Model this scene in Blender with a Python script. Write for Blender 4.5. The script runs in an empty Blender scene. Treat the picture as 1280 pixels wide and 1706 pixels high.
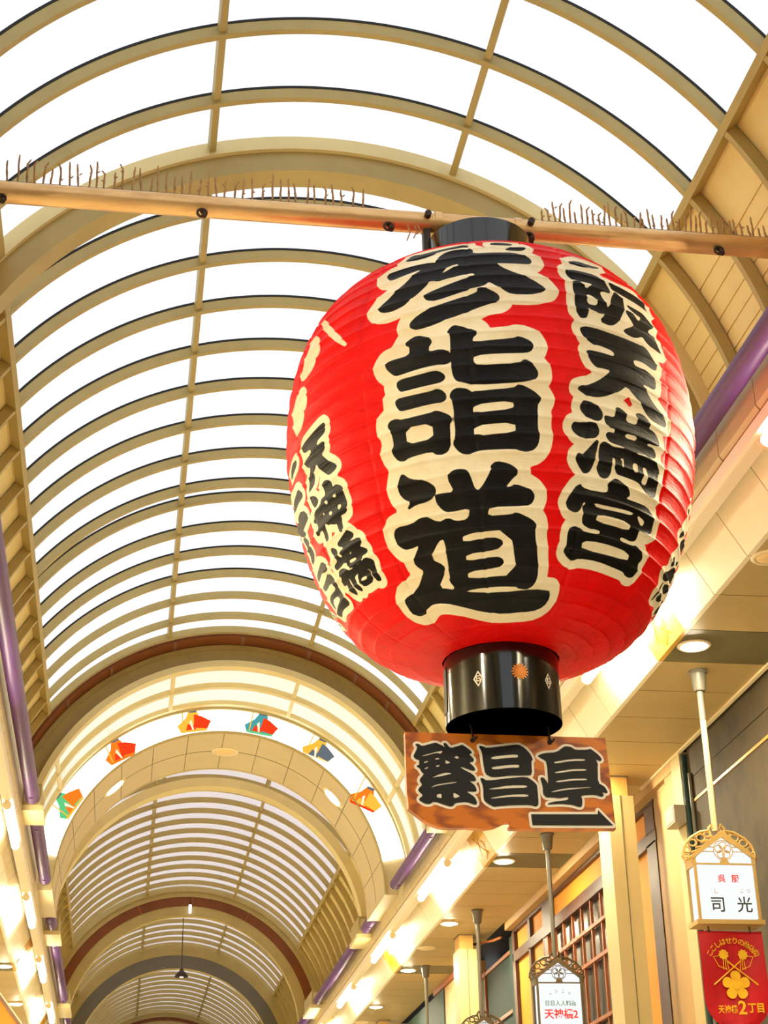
import bpy, math, random
import numpy as np
from mathutils import Vector, Matrix
from mathutils.geometry import tessellate_polygon

random.seed(7)
S = bpy.context.scene
COL = S.collection
PI = math.pi
EYE = 1.6                      # camera height above the pavement; heights below are relative to the camera and are raised by it at the end

# ------------------------------------------------------------------ camera
def view_matrix(yaw, pitch, roll):
    cy, sy, cp, sp = math.cos(yaw), math.sin(yaw), math.cos(pitch), math.sin(pitch)
    fwd = Vector((sy * cp, cy * cp, sp)); r0 = Vector((cy, -sy, 0)); u0 = r0.cross(fwd)
    cr, sr = math.cos(roll), math.sin(roll)
    right = r0 * cr + u0 * sr; up = -r0 * sr + u0 * cr
    return Matrix(((right.x, up.x, -fwd.x), (right.y, up.y, -fwd.y), (right.z, up.z, -fwd.z))).to_4x4()
cam = bpy.data.cameras.new('camera')
cam.sensor_fit = 'HORIZONTAL'; cam.sensor_width = 36.0; cam.lens = 36.0 * 2722.4 / 1280.0
cam.clip_end = 300
camera = bpy.data.objects.new('camera', cam); COL.objects.link(camera)
camera.matrix_world = Matrix.Translation((0, 0, EYE)) @ view_matrix(math.radians(9.0963), math.radians(25.7824), math.radians(-1.26286))
S.camera = camera

# ------------------------------------------------------------------ sky and exposure
SKY = 1.15
w = bpy.data.worlds.new('sky'); S.world = w; w.use_nodes = True
bg = w.node_tree.nodes['Background']; bg.inputs[0].default_value = (0.90, 0.95, 1.0, 1); bg.inputs[1].default_value = SKY
TUBE_POWER = 44.0
SPOT_POWER = 700.0
vs = S.view_settings
vs.view_transform = 'Standard'; vs.look = 'None'; vs.gamma = 1.0; vs.exposure = 0.34; vs.use_curve_mapping = False
S.display_settings.display_device = 'sRGB'
cy = S.cycles
cy.use_denoising = True
cy.max_bounces = 10; cy.diffuse_bounces = 5; cy.glossy_bounces = 3; cy.transmission_bounces = 8; cy.transparent_max_bounces = 12
cy.sample_clamp_indirect = 6.0

# ------------------------------------------------------------------ materials
def lin(c):
    return tuple(((v / 255) / 12.92 if v <= 10 else (((v / 255) + 0.055) / 1.055) ** 2.4) for v in c)
def new_mat(name):
    m = bpy.data.materials.new(name); m.use_nodes = True
    nt = m.node_tree; nt.nodes.clear()
    out = nt.nodes.new('ShaderNodeOutputMaterial')
    return m, nt, out
def node(nt, kind, **kw):
    n = nt.nodes.new(kind)
    for k, v in kw.items():
        if k in n.inputs: n.inputs[k].default_value = v
        else: setattr(n, k, v)
    return n
def coords(nt, scale=(1, 1, 1)):
    tc = nt.nodes.new('ShaderNodeTexCoord'); mp = nt.nodes.new('ShaderNodeMapping'); mp.inputs['Scale'].default_value = scale
    nt.links.new(tc.outputs['Object'], mp.inputs['Vector']); return mp.outputs['Vector']
def mix_rgb(nt, fac, a, b):
    m = nt.nodes.new('ShaderNodeMix'); m.data_type = 'RGBA'
    for sock, v in ((m.inputs[0], fac), (m.inputs[6], a), (m.inputs[7], b)):
        if hasattr(v, 'is_linked') or hasattr(v, 'links'): nt.links.new(v, sock)
        else: sock.default_value = v if not isinstance(v, tuple) or len(v) == 4 else (*v, 1)
    return m.outputs[2]
def ramp(nt, val, p0, p1):
    r = nt.nodes.new('ShaderNodeMapRange'); r.inputs[1].default_value = p0; r.inputs[2].default_value = p1
    nt.links.new(val, r.inputs[0]); return r.outputs[0]
def paint(name, rgb, rough=0.5, metal=0.0, worn=None, scale=2.5, amount=0.5, stretch=(1, 1, 1), bump=0.0, coat=0.0):
    m, nt, out = new_mat(name)
    b = node(nt, 'ShaderNodeBsdfPrincipled'); b.inputs['Roughness'].default_value = rough; b.inputs['Metallic'].default_value = metal
    if coat: b.inputs['Coat Weight'].default_value = coat; b.inputs['Coat Roughness'].default_value = 0.1
    base = lin(rgb)
    if worn is None: worn = tuple(int(v * 0.82) for v in rgb)
    v = coords(nt, stretch)
    n = node(nt, 'ShaderNodeTexNoise', Scale=scale, Detail=6.0, Roughness=0.62); nt.links.new(v, n.inputs['Vector'])
    f = ramp(nt, n.outputs['Fac'], 0.45, 0.75)
    k = nt.nodes.new('ShaderNodeMath'); k.operation = 'MULTIPLY'; k.inputs[1].default_value = amount; nt.links.new(f, k.inputs[0])
    nt.links.new(mix_rgb(nt, k.outputs[0], base, lin(worn)), b.inputs['Base Color'])
    if bump:
        bm = node(nt, 'ShaderNodeBump'); bm.inputs['Strength'].default_value = bump; bm.inputs['Distance'].default_value = 0.01
        nt.links.new(n.outputs['Fac'], bm.inputs['Height']); nt.links.new(bm.outputs[0], b.inputs['Normal'])
    nt.links.new(b.outputs[0], out.inputs[0]); return m
def glow(name, rgb, power):
    m, nt, out = new_mat(name)
    e = node(nt, 'ShaderNodeEmission'); e.inputs[0].default_value = (*lin(rgb), 1); e.inputs[1].default_value = power
    nt.links.new(e.outputs[0], out.inputs[0]); return m
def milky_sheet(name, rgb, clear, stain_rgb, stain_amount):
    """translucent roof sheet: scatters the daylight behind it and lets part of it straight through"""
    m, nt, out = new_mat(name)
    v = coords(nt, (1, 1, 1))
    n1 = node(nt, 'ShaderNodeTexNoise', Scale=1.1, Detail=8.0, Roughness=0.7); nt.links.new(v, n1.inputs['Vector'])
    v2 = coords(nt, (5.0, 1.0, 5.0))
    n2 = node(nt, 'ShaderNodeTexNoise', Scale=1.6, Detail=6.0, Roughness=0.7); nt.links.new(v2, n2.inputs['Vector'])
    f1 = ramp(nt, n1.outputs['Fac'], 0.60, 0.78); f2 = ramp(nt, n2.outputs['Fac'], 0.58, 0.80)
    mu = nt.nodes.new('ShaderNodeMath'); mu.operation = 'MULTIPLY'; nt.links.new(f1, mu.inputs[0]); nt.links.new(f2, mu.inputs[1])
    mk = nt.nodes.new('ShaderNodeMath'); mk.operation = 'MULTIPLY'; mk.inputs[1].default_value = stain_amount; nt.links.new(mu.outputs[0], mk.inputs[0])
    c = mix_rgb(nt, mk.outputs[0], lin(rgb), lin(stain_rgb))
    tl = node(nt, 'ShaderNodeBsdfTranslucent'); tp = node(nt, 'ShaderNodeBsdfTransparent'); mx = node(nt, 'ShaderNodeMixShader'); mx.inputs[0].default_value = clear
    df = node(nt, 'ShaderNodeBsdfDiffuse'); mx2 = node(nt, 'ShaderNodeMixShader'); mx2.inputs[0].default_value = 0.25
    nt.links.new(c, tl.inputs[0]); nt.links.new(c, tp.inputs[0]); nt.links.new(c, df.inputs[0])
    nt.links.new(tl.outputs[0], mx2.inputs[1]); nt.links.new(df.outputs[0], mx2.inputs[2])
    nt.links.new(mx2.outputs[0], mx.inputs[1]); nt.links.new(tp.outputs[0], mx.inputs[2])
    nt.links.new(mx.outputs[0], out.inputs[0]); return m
def wood(name, rgb, dark, scale=3.0, stretch=(1, 1, 12), rough=0.4):
    m, nt, out = new_mat(name)
    b = node(nt, 'ShaderNodeBsdfPrincipled'); b.inputs['Roughness'].default_value = rough
    v = coords(nt, stretch)
    wv = node(nt, 'ShaderNodeTexWave', Scale=scale, Distortion=9.0, Detail=3.0); wv.inputs['Detail Scale'].default_value = 1.4; nt.links.new(v, wv.inputs['Vector'])
    n = node(nt, 'ShaderNodeTexNoise', Scale=scale * 2, Detail=6.0); nt.links.new(v, n.inputs['Vector'])
    mu = nt.nodes.new('ShaderNodeMath'); mu.operation = 'MULTIPLY'; nt.links.new(wv.outputs['Fac'], mu.inputs[0]); nt.links.new(n.outputs['Fac'], mu.inputs[1])
    nt.links.new(mix_rgb(nt, ramp(nt, mu.outputs[0], 0.15, 0.6), lin(rgb), lin(dark)), b.inputs['Base Color'])
    nt.links.new(b.outputs[0], out.inputs[0]); return m

M = {}
M['steel'] = paint('cream steel', (176, 156, 96), 0.45, worn=(146, 124, 68), scale=3.0, amount=0.35)
M['steel_lip'] = paint('cream steel lip', (224, 206, 148), 0.45, amount=0.3)
M['gasket'] = paint('black rubber', (6, 5, 4), 0.7, amount=0.2)
M['side_board'] = paint('cream boards', (236, 216, 148), 0.5, worn=(206, 180, 108), scale=1.2, amount=0.5)
M['sheet_near'] = milky_sheet('milky sheet', (250, 250, 250), 0.25, (120, 74, 38), 0.95)
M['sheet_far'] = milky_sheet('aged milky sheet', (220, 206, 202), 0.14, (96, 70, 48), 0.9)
M['sheet_small'] = milky_sheet('warm sheet', (250, 238, 212), 0.15, (180, 150, 110), 0.4)
M['rust'] = paint('rust brown', (118, 60, 6), 0.6, worn=(92, 42, 3), scale=4.0, amount=0.7, stretch=(1, 4, 1))
M['purple'] = paint('purple enamel', (84, 42, 108), 0.42, worn=(74, 36, 84), scale=1.5, amount=0.6, coat=0.0)
M['fascia'] = paint('pale cream panel', (246, 232, 200), 0.42, amount=0.12)
M['gutter'] = paint('beige panel', (206, 188, 146), 0.5, amount=0.2)
M['orange'] = paint('orange strip', (206, 108, 4), 0.5, amount=0.2)
M['channel'] = paint('ivory channel', (246, 234, 204), 0.4, amount=0.1)
M['soffit'] = paint('soffit board', (186, 160, 104), 0.55, worn=(166, 140, 86), amount=0.4)
M['soffit_dark'] = paint('olive board', (104, 96, 60), 0.55, amount=0.3)
M['plaque'] = paint('gold plaque', (214, 164, 56), 0.35, amount=0.2)
M['leaf'] = paint('leaf gold', (206, 148, 10), 0.3, amount=0.2, metal=0.3)
M['tube'] = glow('fluorescent tube', (255, 242, 206), TUBE_POWER)
M['spot'] = glow('spot lens', (255, 242, 206), SPOT_POWER)
M['spot_soft'] = glow('small spot lens', (255, 242, 206), 16.0)
M['spot_off'] = paint('unlit lens', (240, 205, 140), 0.3, amount=0.1)
M['trim_white'] = paint('ivory trim', (240, 222, 180), 0.4, amount=0.1)
M['bronze'] = paint('champagne bronze', (226, 184, 126), 0.34, metal=0.7, worn=(182, 130, 76), scale=6.0, amount=0.7, stretch=(0.6, 3, 3))
M['wire'] = paint('rusty wire', (176, 130, 76), 0.6, worn=(96, 62, 34), scale=30.0, amount=0.9)
M['black_lacquer'] = paint('black lacquer', (10, 10, 11), 0.12, amount=0.0, coat=0.5)
M['brown_inner'] = paint('dark brown inside', (84, 46, 28), 0.6, amount=0.4)
M['gold'] = paint('gold leaf', (206, 122, 28), 0.4, metal=0.3, amount=0.3)
M['white_paint'] = paint('white paint', (252, 240, 222), 0.5, amount=0.1)
M['black_paint'] = paint('black paint', (8, 7, 7), 0.65, worn=(18, 16, 15), amount=0.4)
M['iron'] = paint('dark iron', (58, 44, 34), 0.5, metal=0.5, amount=0.5)
M['plank'] = wood('orange brown wood', (208, 114, 4), (136, 60, 2), 1.3, (1.2, 1, 5.0), 0.4)
M['sign_glow'] = glow('backlit arch sign', (255, 246, 224), 2.6)
M['sheet_glow'] = glow('backlit box', (244, 248, 246), 0.84)
M['grey_steel'] = paint('grey steel', (104, 98, 84), 0.45, amount=0.3)
M['pale_pole'] = paint('pale pole', (190, 174, 130), 0.4, amount=0.3)
M['sign_frame'] = paint('bronze frame', (196, 160, 92), 0.4, metal=0.35, amount=0.4)
M['sign_frame_dark'] = paint('dark bronze frame', (92, 76, 48), 0.45, metal=0.35, amount=0.4)
M['red_ink'] = paint('red ink', (226, 30, 20), 0.5, amount=0.0)
M['black_ink'] = paint('black ink', (44, 36, 18), 0.5, amount=0.0)
M['green_ink'] = paint('green ink', (72, 112, 84), 0.5, amount=0.0)
M['banner'] = paint('red banner', (204, 6, 20), 0.5, worn=(160, 4, 14), scale=2.0, amount=0.6)
M['banner_gold'] = paint('banner gold', (248, 190, 30), 0.45, worn=(230, 150, 20), amount=0.5, scale=12)
M['column'] = paint('cream column', (184, 164, 112), 0.45, amount=0.15)
M['collar'] = paint('tan collar', (206, 160, 84), 0.4, metal=0.2, amount=0.2)
M['stone'] = paint('dark olive stone', (68, 55, 28), 0.8, worn=(32, 25, 12), scale=3.5, amount=0.9, stretch=(1, 1, 0.7), bump=0.4)
M['stone_gold'] = paint('gilded joint', (200, 138, 44), 0.4, metal=0.3, amount=0.5, scale=14)
M['plaster'] = paint('yellow plaster', (206, 136, 28), 0.7, worn=(188, 116, 20), scale=1.6, amount=0.5)
M['timber'] = paint('brown timber', (72, 38, 22), 0.5, worn=(46, 24, 14), scale=6, amount=0.6, stretch=(3, 1, 0.4))
M['timber_light'] = paint('warm timber', (140, 72, 26), 0.45, worn=(106, 50, 18), scale=6, amount=0.6)
M['beam'] = paint('taupe beam', (120, 82, 56), 0.5, amount=0.3)
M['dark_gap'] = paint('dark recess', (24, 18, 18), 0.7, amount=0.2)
M['dark_glass'] = paint('dark glass', (40, 30, 20), 0.3, amount=0.4, worn=(110, 76, 42), scale=1.2)
M['green'] = paint('bottle green panel', (18, 48, 40), 0.7, worn=(9, 28, 23), scale=1.0, amount=0.7)
M['beige_wall'] = paint('beige wall', (180, 144, 92), 0.6, amount=0.2)
M['grey_box'] = paint('grey box', (160, 146, 122), 0.5, amount=0.1)
M['floor'] = paint('pavement', (228, 224, 208), 0.5, worn=(206, 200, 182), scale=1.5, amount=0.4)
M['shop'] = paint('shop wall', (222, 212, 184), 0.6, amount=0.3)

# ------------------------------------------------------------------ mesh helpers
class MB:
    def __init__(self): self.v = []; self.f = []
    def add(self, vs, fs):
        o = len(self.v); self.v += [tuple(p) for p in vs]; self.f += [[i + o for i in f] for f in fs]; return self
    def box(self, x0, x1, y0, y1, z0, z1):
        return self.add([(x0, y0, z0), (x1, y0, z0), (x1, y1, z0), (x0, y1, z0), (x0, y0, z1), (x1, y0, z1), (x1, y1, z1), (x0, y1, z1)],
                        [(0, 3, 2, 1), (4, 5, 6, 7), (0, 1, 5, 4), (1, 2, 6, 5), (2, 3, 7, 6), (3, 0, 4, 7)])
    def prism_y(self, pts, y0, y1):
        """closed x-z outline swept along y"""
        n = len(pts)
        vs = [(x, y0, z) for x, z in pts] + [(x, y1, z) for x, z in pts]
        fs = [(i, (i + 1) % n, n + (i + 1) % n, n + i) for i in range(n)] + [tuple(range(n))[::-1], tuple(range(n, 2 * n))]
        return self.add(vs, fs)
    def arc(self, r0, r1, y0, y1, a0, a1, n=64, cx=None, cz=None):
        """ring sector of square section standing across the street"""
        cx = AX if cx is None else cx; cz = AZ if cz is None else cz
        vs = []
        for i in range(n + 1):
            a = math.radians(a0 + (a1 - a0) * i / n); c, s = math.cos(a), math.sin(a)
            vs += [(cx + r0 * c, y0, cz + r0 * s), (cx + r1 * c, y0, cz + r1 * s), (cx + r1 * c, y1, cz + r1 * s), (cx + r0 * c, y1, cz + r0 * s)]
        fs = []
        for i in range(n):
            b = 4 * i
            for k in range(4): fs.append((b + k, b + (k + 1) % 4, b + 4 + (k + 1) % 4, b + 4 + k))
        fs += [(0, 3, 2, 1), (4 * n, 4 * n + 1, 4 * n + 2, 4 * n + 3)]
        return self.add(vs, fs)
    def shell(self, r, ys, a0, a1, n=64):
        vs = []; m = len(ys)
        for i in range(n + 1):
            a = math.radians(a0 + (a1 - a0) * i / n)
            vs += [(AX + r * math.cos(a), y, AZ + r * math.sin(a)) for y in ys]
        fs = [(i * m + j, i * m + j + 1, (i + 1) * m + j + 1, (i + 1) * m + j) for i in range(n) for j in range(m - 1)]
        return self.add(vs, fs)
    def tube(self, pts, r, n=10, cap=True):
        pts = [Vector(p) for p in pts]; rs = r if isinstance(r, (list, tuple)) else [r] * len(pts)
        vs = []; ref = None
        for i, p in enumerate(pts):
            d = (pts[min(i + 1, len(pts) - 1)] - pts[max(i - 1, 0)]).normalized()
            if ref is None:
                ref = d.orthogonal().normalized()
            ref = (ref - d * ref.dot(d)).normalized(); b = d.cross(ref)
            for k in range(n):
                a = 2 * PI * k / n; vs.append(p + (ref * math.cos(a) + b * math.sin(a)) * rs[i])
        fs = [(i * n + k, i * n + (k + 1) % n, (i + 1) * n + (k + 1) % n, (i + 1) * n + k) for i in range(len(pts) - 1) for k in range(n)]
        if cap: fs += [tuple(range(n))[::-1], tuple(range((len(pts) - 1) * n, len(pts) * n))]
        return self.add(vs, fs)
    def lathe(self, prof, c=(0, 0, 0), n=32):
        vs = []
        for r, z in prof:
            for k in range(n):
                a = 2 * PI * k / n; vs.append((c[0] + r * math.cos(a), c[1] + r * math.sin(a), c[2] + z))
        fs = [(i * n + k, i * n + (k + 1) % n, (i + 1) * n + (k + 1) % n, (i + 1) * n + k) for i in range(len(prof) - 1) for k in range(n)]
        if prof[0][0] > 1e-6: fs.append(tuple(range(n))[::-1])
        if prof[-1][0] > 1e-6: fs.append(tuple(range((len(prof) - 1) * n, len(prof) * n)))
        return self.add(vs, fs)
    def sheet_xz(self, loops, y0, y1):
        """flat shape in the x-z plane (first loop outside, others holes) with thickness from y0 (front) to y1"""
        loops3 = [[Vector((x, z, 0)) for x, z in l] for l in loops]
        tris = tessellate_polygon(loops3)
        flat = [p for l in loops for p in l]; n = len(flat)
        vs = [(x, y0, z) for x, z in flat] + [(x, y1, z) for x, z in flat]
        fs = [tuple(t) for t in tris] + [tuple(i + n for i in t[::-1]) for t in tris]
        b = 0
        for l in loops:
            k = len(l)
            fs += [(b + i, b + (i + 1) % k, n + b + (i + 1) % k, n + b + i) for i in range(k)]; b += k
        return self.add(vs, fs)
    def band_xz(self, loop, r, y):
        """flat rounded stroke along a closed x-z outline"""
        k = len(loop); y_base = y
        for i in range(k):
            y = y_base + 0.0011 * (i + 1) / k
            p = Vector((loop[i][0], loop[i][1])); q = Vector((loop[(i + 1) % k][0], loop[(i + 1) % k][1])); d = q - p
            if d.length > 1e-6:
                nrm = Vector((-d.y, d.x)).normalized() * r
                self.add([(p.x + nrm.x, y, p.y + nrm.y), (p.x - nrm.x, y, p.y - nrm.y), (q.x - nrm.x, y, q.y - nrm.y), (q.x + nrm.x, y, q.y + nrm.y)], [(0, 1, 2, 3)])
            y += 0.0004 / k
            self.add([(p.x + r * math.cos(2 * PI * j / 10), y, p.y + r * math.sin(2 * PI * j / 10)) for j in range(10)], [tuple(range(10))])
        return self
    def build(self, name, mat, parent=None, smooth=None, at=None, fix=True):
        me = bpy.data.meshes.new(name)
        o3 = Vector(at) if at else Vector((0, 0, 0))
        me.from_pydata([tuple(Vector(p) - o3) for p in self.v], [], self.f); me.update()
        if fix:
            import bmesh
            bm = bmesh.new(); bm.from_mesh(me); bmesh.ops.recalc_face_normals(bm, faces=bm.faces); bm.to_mesh(me); bm.free()
        if smooth:
            me.polygons.foreach_set('use_smooth', [True] * len(me.polygons)); me.set_sharp_from_angle(angle=math.radians(smooth))
        me.materials.append(mat)
        o = bpy.data.objects.new(name, me); COL.objects.link(o)
        if parent: o.parent = parent
        elif at: o.location = o3
        if parent and at: o.location = o3
        return o
def tag(o, label, cat, group=None, kind=None):
    o['label'] = label; o['category'] = cat
    if group: o['group'] = group
    if kind: o['kind'] = kind
    return o
def thing(name, label, cat, loc=(0, 0, 0), group=None, kind=None):
    o = bpy.data.objects.new(name, None); o.empty_display_size = 0.1; COL.objects.link(o); o.location = loc
    return tag(o, label, cat, group, kind)
def copy_tree(o, parent=None):
    c = o.copy(); COL.objects.link(c)
    if parent: c.parent = parent
    for ch in list(o.children): copy_tree(ch, c)
    return c
def text_mesh(name, body, size, mat, parent, loc, rot=(PI / 2, 0, 0), bold=0.0, squeeze=1.0, depth=0.001):
    cu = bpy.data.curves.new(name, 'FONT'); cu.body = body; cu.size = size; cu.align_x = 'CENTER'; cu.align_y = 'CENTER'; cu.extrude = depth; cu.offset = bold
    tmp = bpy.data.objects.new(name, cu); COL.objects.link(tmp)
    bpy.context.view_layer.update()
    me = bpy.data.meshes.new_from_object(tmp.evaluated_get(bpy.context.evaluated_depsgraph_get()))
    bpy.data.objects.remove(tmp); bpy.data.curves.remove(cu)
    me.name = name; me.materials.clear(); me.materials.append(mat)
    o = bpy.data.objects.new(name, me); COL.objects.link(o); o.parent = parent; o.location = loc; o.rotation_euler = rot; o.scale = (squeeze, 1, 1)
    return o
ORD = 'first second third fourth fifth sixth seventh eighth ninth tenth eleventh twelfth thirteenth fourteenth fifteenth sixteenth seventeenth eighteenth nineteenth twentieth'.split()

# ------------------------------------------------------------------ the street: one axis, a barrel vault over it
AX, AZ, R = 1.216, 5.07, 3.0         # axis position, springing height above the camera, radius of the vault
Y_BACK, Y_END = -26.0, 62.0
def mx(x, side): return x if side > 0 else 2 * AX - x           # mirror about the street's axis
SIDES = ((1, 'right'), (-1, 'left'))
def A_(a, side): return a if side > 0 else 180 - a

floor = MB().box(-4.5, 8.0, Y_BACK, Y_END, -1.75, -1.6).build('floor', M['floor']); tag(floor, 'pale paved arcade floor below the picture', 'floor', kind='structure')

# roof sheets
def glazing(name, y0, y1, mat, label):
    o = MB().shell(R + 0.022, [y0, (y0 + y1) / 2, y1], 36.0, 143.0, 72).build(name, mat, smooth=60, fix=False)
    tag(o, label, 'roof', kind='structure')
glazing('ceiling', Y_BACK, 10.1, M['sheet_near'], 'bright milky roof sheets in front of the deep arch by the spiked pole')
glazing('ceiling', 10.1, 20.3, M['sheet_near'], 'bright milky roof sheets between the deep arch and the rust-brown band')
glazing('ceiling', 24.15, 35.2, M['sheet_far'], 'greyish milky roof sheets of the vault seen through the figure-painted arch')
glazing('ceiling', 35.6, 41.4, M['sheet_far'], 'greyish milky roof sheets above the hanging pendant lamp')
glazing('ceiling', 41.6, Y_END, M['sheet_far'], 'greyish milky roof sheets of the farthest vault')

# lower boards of the vault on both sides, with grooves between the boards
def side_boards(y0, y1, side, label):
    m = MB()
    edges = [36.5, 28.6, 26.1, 23.5, 21.2, 18.75, 16.3, 13.8, 9.0, 4.0]
    for a1, a0 in zip(edges[:-1], edges[1:]):
        m.arc(R, R + 0.03, y0, y1, A_(a0 + 0.12, side), A_(a1 - 0.12, side), 4)
    m.arc(R + 0.012, R + 0.05, y0, y1, A_(4.0, side), A_(36.5, side), 20)
    o = m.build('ceiling', M['side_board']); tag(o, label, 'roof boards', kind='structure')
for sd, nm in SIDES:
    side_boards(Y_BACK, 20.4, sd, 'cream grooved boards along the %s foot of the near vault' % nm)
    side_boards(24.1, 35.3, sd, 'cream grooved boards along the %s foot of the second vault' % nm)
    side_boards(35.5, Y_END, sd, 'cream grooved boards along the %s foot of the farthest vaults' % nm)

# ribs: each rib is a thing, with the black gasket under the sheets as its part where it shows
def rib(y, label, gasket=True, group=None, r1=R):
    o = MB().arc(r1 - 0.098, r1 - 0.012, y, y + 0.05, 3, 177, 88).build('roof_rib', M['steel'], smooth=30)
    tag(o, label, 'roof rib', group, 'structure')
    if gasket: MB().arc(r1 - 0.012, r1 + 0.008, y - 0.004, y + 0.03, 37, 143, 72).build('gasket', M['gasket'], o)
    return o
front = [9.43, 8.71, 7.99, 7.27, 6.55]
for i, y in enumerate(front): rib(y, 'curved cream roof rib, %s in front of the deep arch' % ORD[i], group='roof ribs before the deep arch')
near = [10.78, 11.50, 12.22, 12.94, 13.66, 14.38, 15.10, 15.80, 16.14, 16.90, 17.58, 18.24, 18.92, 19.60, 20.10]
for i, y in enumerate(near): rib(y, 'curved cream roof rib, %s beyond the deep arch in the near vault' % ORD[i], group='roof ribs of the near vault', gasket=i < 12)
for i in range(14):
    y = 26.13 + 0.695 * i
    if y < 35.2: rib(y, 'curved tan roof rib, %s beyond the figure-painted arch' % ORD[i], gasket=False, group='roof ribs of the second vault')
for i in range(8): rib(36.3 + 0.68 * i, 'curved tan roof rib, %s of the vault with the pendant lamp' % ORD[i], gasket=False, group='roof ribs of the pendant lamp vault')
for i in range(14): rib(42.2 + 0.7 * i, 'curved tan roof rib, %s of the farthest vault' % ORD[i], gasket=False, group='roof ribs of the farthest vault')

# purlins crossing the ribs
def purlin(ang, y0, y1, label, r0=R - 0.075, r1=R - 0.02, wd=0.5, mat='steel'):
    o = MB().arc(r0, r1, y0, y1, ang - wd, ang + wd, 1).build('roof_purlin', M[mat]); tag(o, label, 'purlin', kind='structure')
for ang, nm in ((107.2, 'left of the crown'), (70.4, 'right of the crown')):
    for y0, y1, part in ((Y_BACK, 10.02, 'in front of the deep arch'), (10.27, 20.1, 'beyond the deep arch'), (24.2, 35.2, 'of the second vault'), (35.7, 41.3, 'of the pendant lamp vault'), (41.7, Y_END, 'of the farthest vault')):
        purlin(ang, y0, y1, 'slim cream bar across the roof ribs, %s, %s' % (nm, part))
for sd, nm in SIDES:
    for y0, y1, part in ((Y_BACK, 10.02, 'in front of the deep arch'), (10.27, 20.3, 'beyond the deep arch'), (24.2, 35.3, 'of the second vault'), (35.7, 41.3, 'of the pendant lamp vault'), (41.7, Y_END, 'of the farthest vault')):
        purlin(A_(36.2, sd), y0, y1, 'deep cream edge bar above the %s side boards, %s' % (nm, part), R - 0.105, R + 0.02, 0.55)

# deep arch behind the pole
da = thing('deep_arch', 'deep cream box arch spanning the roof behind the spiked pole', 'arch', (AX, 10.1, AZ), kind='structure')
def part_at(o, root): o.parent = root; o.location = -Vector(root.location); return o
part_at(MB().arc(2.725, R + 0.02, 10.06, 10.27, 2, 178, 96).build('box_rib', M['steel'], smooth=30), da)
part_at(MB().arc(2.90, R + 0.015, 10.02, 10.06, 2, 178, 96).build('upper_flange', M['steel_lip'], smooth=30), da)

# end of the near vault: rust band, olive face, small glazed hoop vault, painted arch sign and portal
o = MB().arc(2.865, 2.90, 20.16, 20.5, 4, 176, 96).build('trim_1', M['rust'], smooth=30); tag(o, 'rust-brown band round the end of the near vault', 'trim', kind='structure')
for k, a in enumerate((45, 56, 70, 88, 106, 124, 138)):
    o = MB().arc(2.855, 2.866, 20.16, 20.5, a - 0.45, a + 0.45, 2).build('joint_strip', M['beam']); tag(o, 'tan strip over a joint of the near rust-brown band, %s from its lantern end' % ORD[k], 'strip', 'joint strips of the near rust band', 'structure')
o = MB().arc(2.58, 3.1, 20.5, 20.56, 2, 178, 96).build('wall_front', M['steel'], smooth=30); tag(o, 'olive-cream arched face under the near rust-brown band', 'wall', kind='structure')
MB().arc(2.80, 2.86, 20.47, 20.5, 2, 178, 96).build('moulding', M['steel'], o, smooth=30)
o = MB().shell(2.64, [20.56, 21.4, 22.4], 3, 177, 72).build('ceiling', M['sheet_small'], smooth=60, fix=False); tag(o, 'warm lit sheets of the short hooped vault before the figure-painted arch', 'roof', kind='structure')
for i, (y, r0, wdt) in enumerate(((20.40, 2.535, 0.17), (21.26, 2.55, 0.09), (22.0, 2.56, 0.09))):
    o = MB().arc(r0, 2.62, y, y + wdt, 2, 178, 96).build('arch_hoop', M['steel_lip'], smooth=30)
    tag(o, 'cream hoop, %s of three between the rust-brown band and the painted arch' % ORD[i], 'hoop', 'hoops before the painted arch', 'structure')
for a, nm in ((107.8, 'left of the crown'), (70.2, 'right of the crown'), (28, 'low on the right'), (150, 'low on the left')):
    o = MB().arc(2.56, 2.60, 20.5, 22.05, a - 0.55, a + 0.55, 1).build('hoop_bar', M['steel_lip']); tag(o, 'short cream bar tying the three hoops together, %s' % nm, 'bar', 'bars tying the hoops', 'structure')

portal = thing('portal_arch', 'broad cream portal arch with panelled soffit below the painted figures', 'arch', (AX, 22.4, AZ), kind='structure')
part_at(MB().arc(2.265, 2.66, 22.42, 24.1, 0, 180, 96).build('arch_body', M['gutter'], smooth=30), portal)
m = MB()
for k in range(13):
    a = 12 + 13 * k; m.arc(2.2625, 2.2655, 22.43, 24.1, a - 0.12, a + 0.12, 1)
m.arc(2.2625, 2.2655, 23.24, 23.256, 2, 178, 90)
part_at(m.build('panel_joints', M['soffit_dark']), portal)
part_at(MB().arc(2.60, 2.665, 22.33, 22.42, 0, 180, 96).build('outer_edge', M['steel'], smooth=30), portal)
part_at(MB().arc(2.26, 2.275, 22.33, 22.42, 0, 180, 96).build('inner_edge', M['steel'], smooth=30), portal)
o = MB().arc(2.26, 3.15, 24.1, 24.16, 0, 180, 96).build('wall_back', M['gutter'], smooth=30); tag(o, 'cream arched back face of the portal arch', 'wall', kind='structure')

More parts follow.
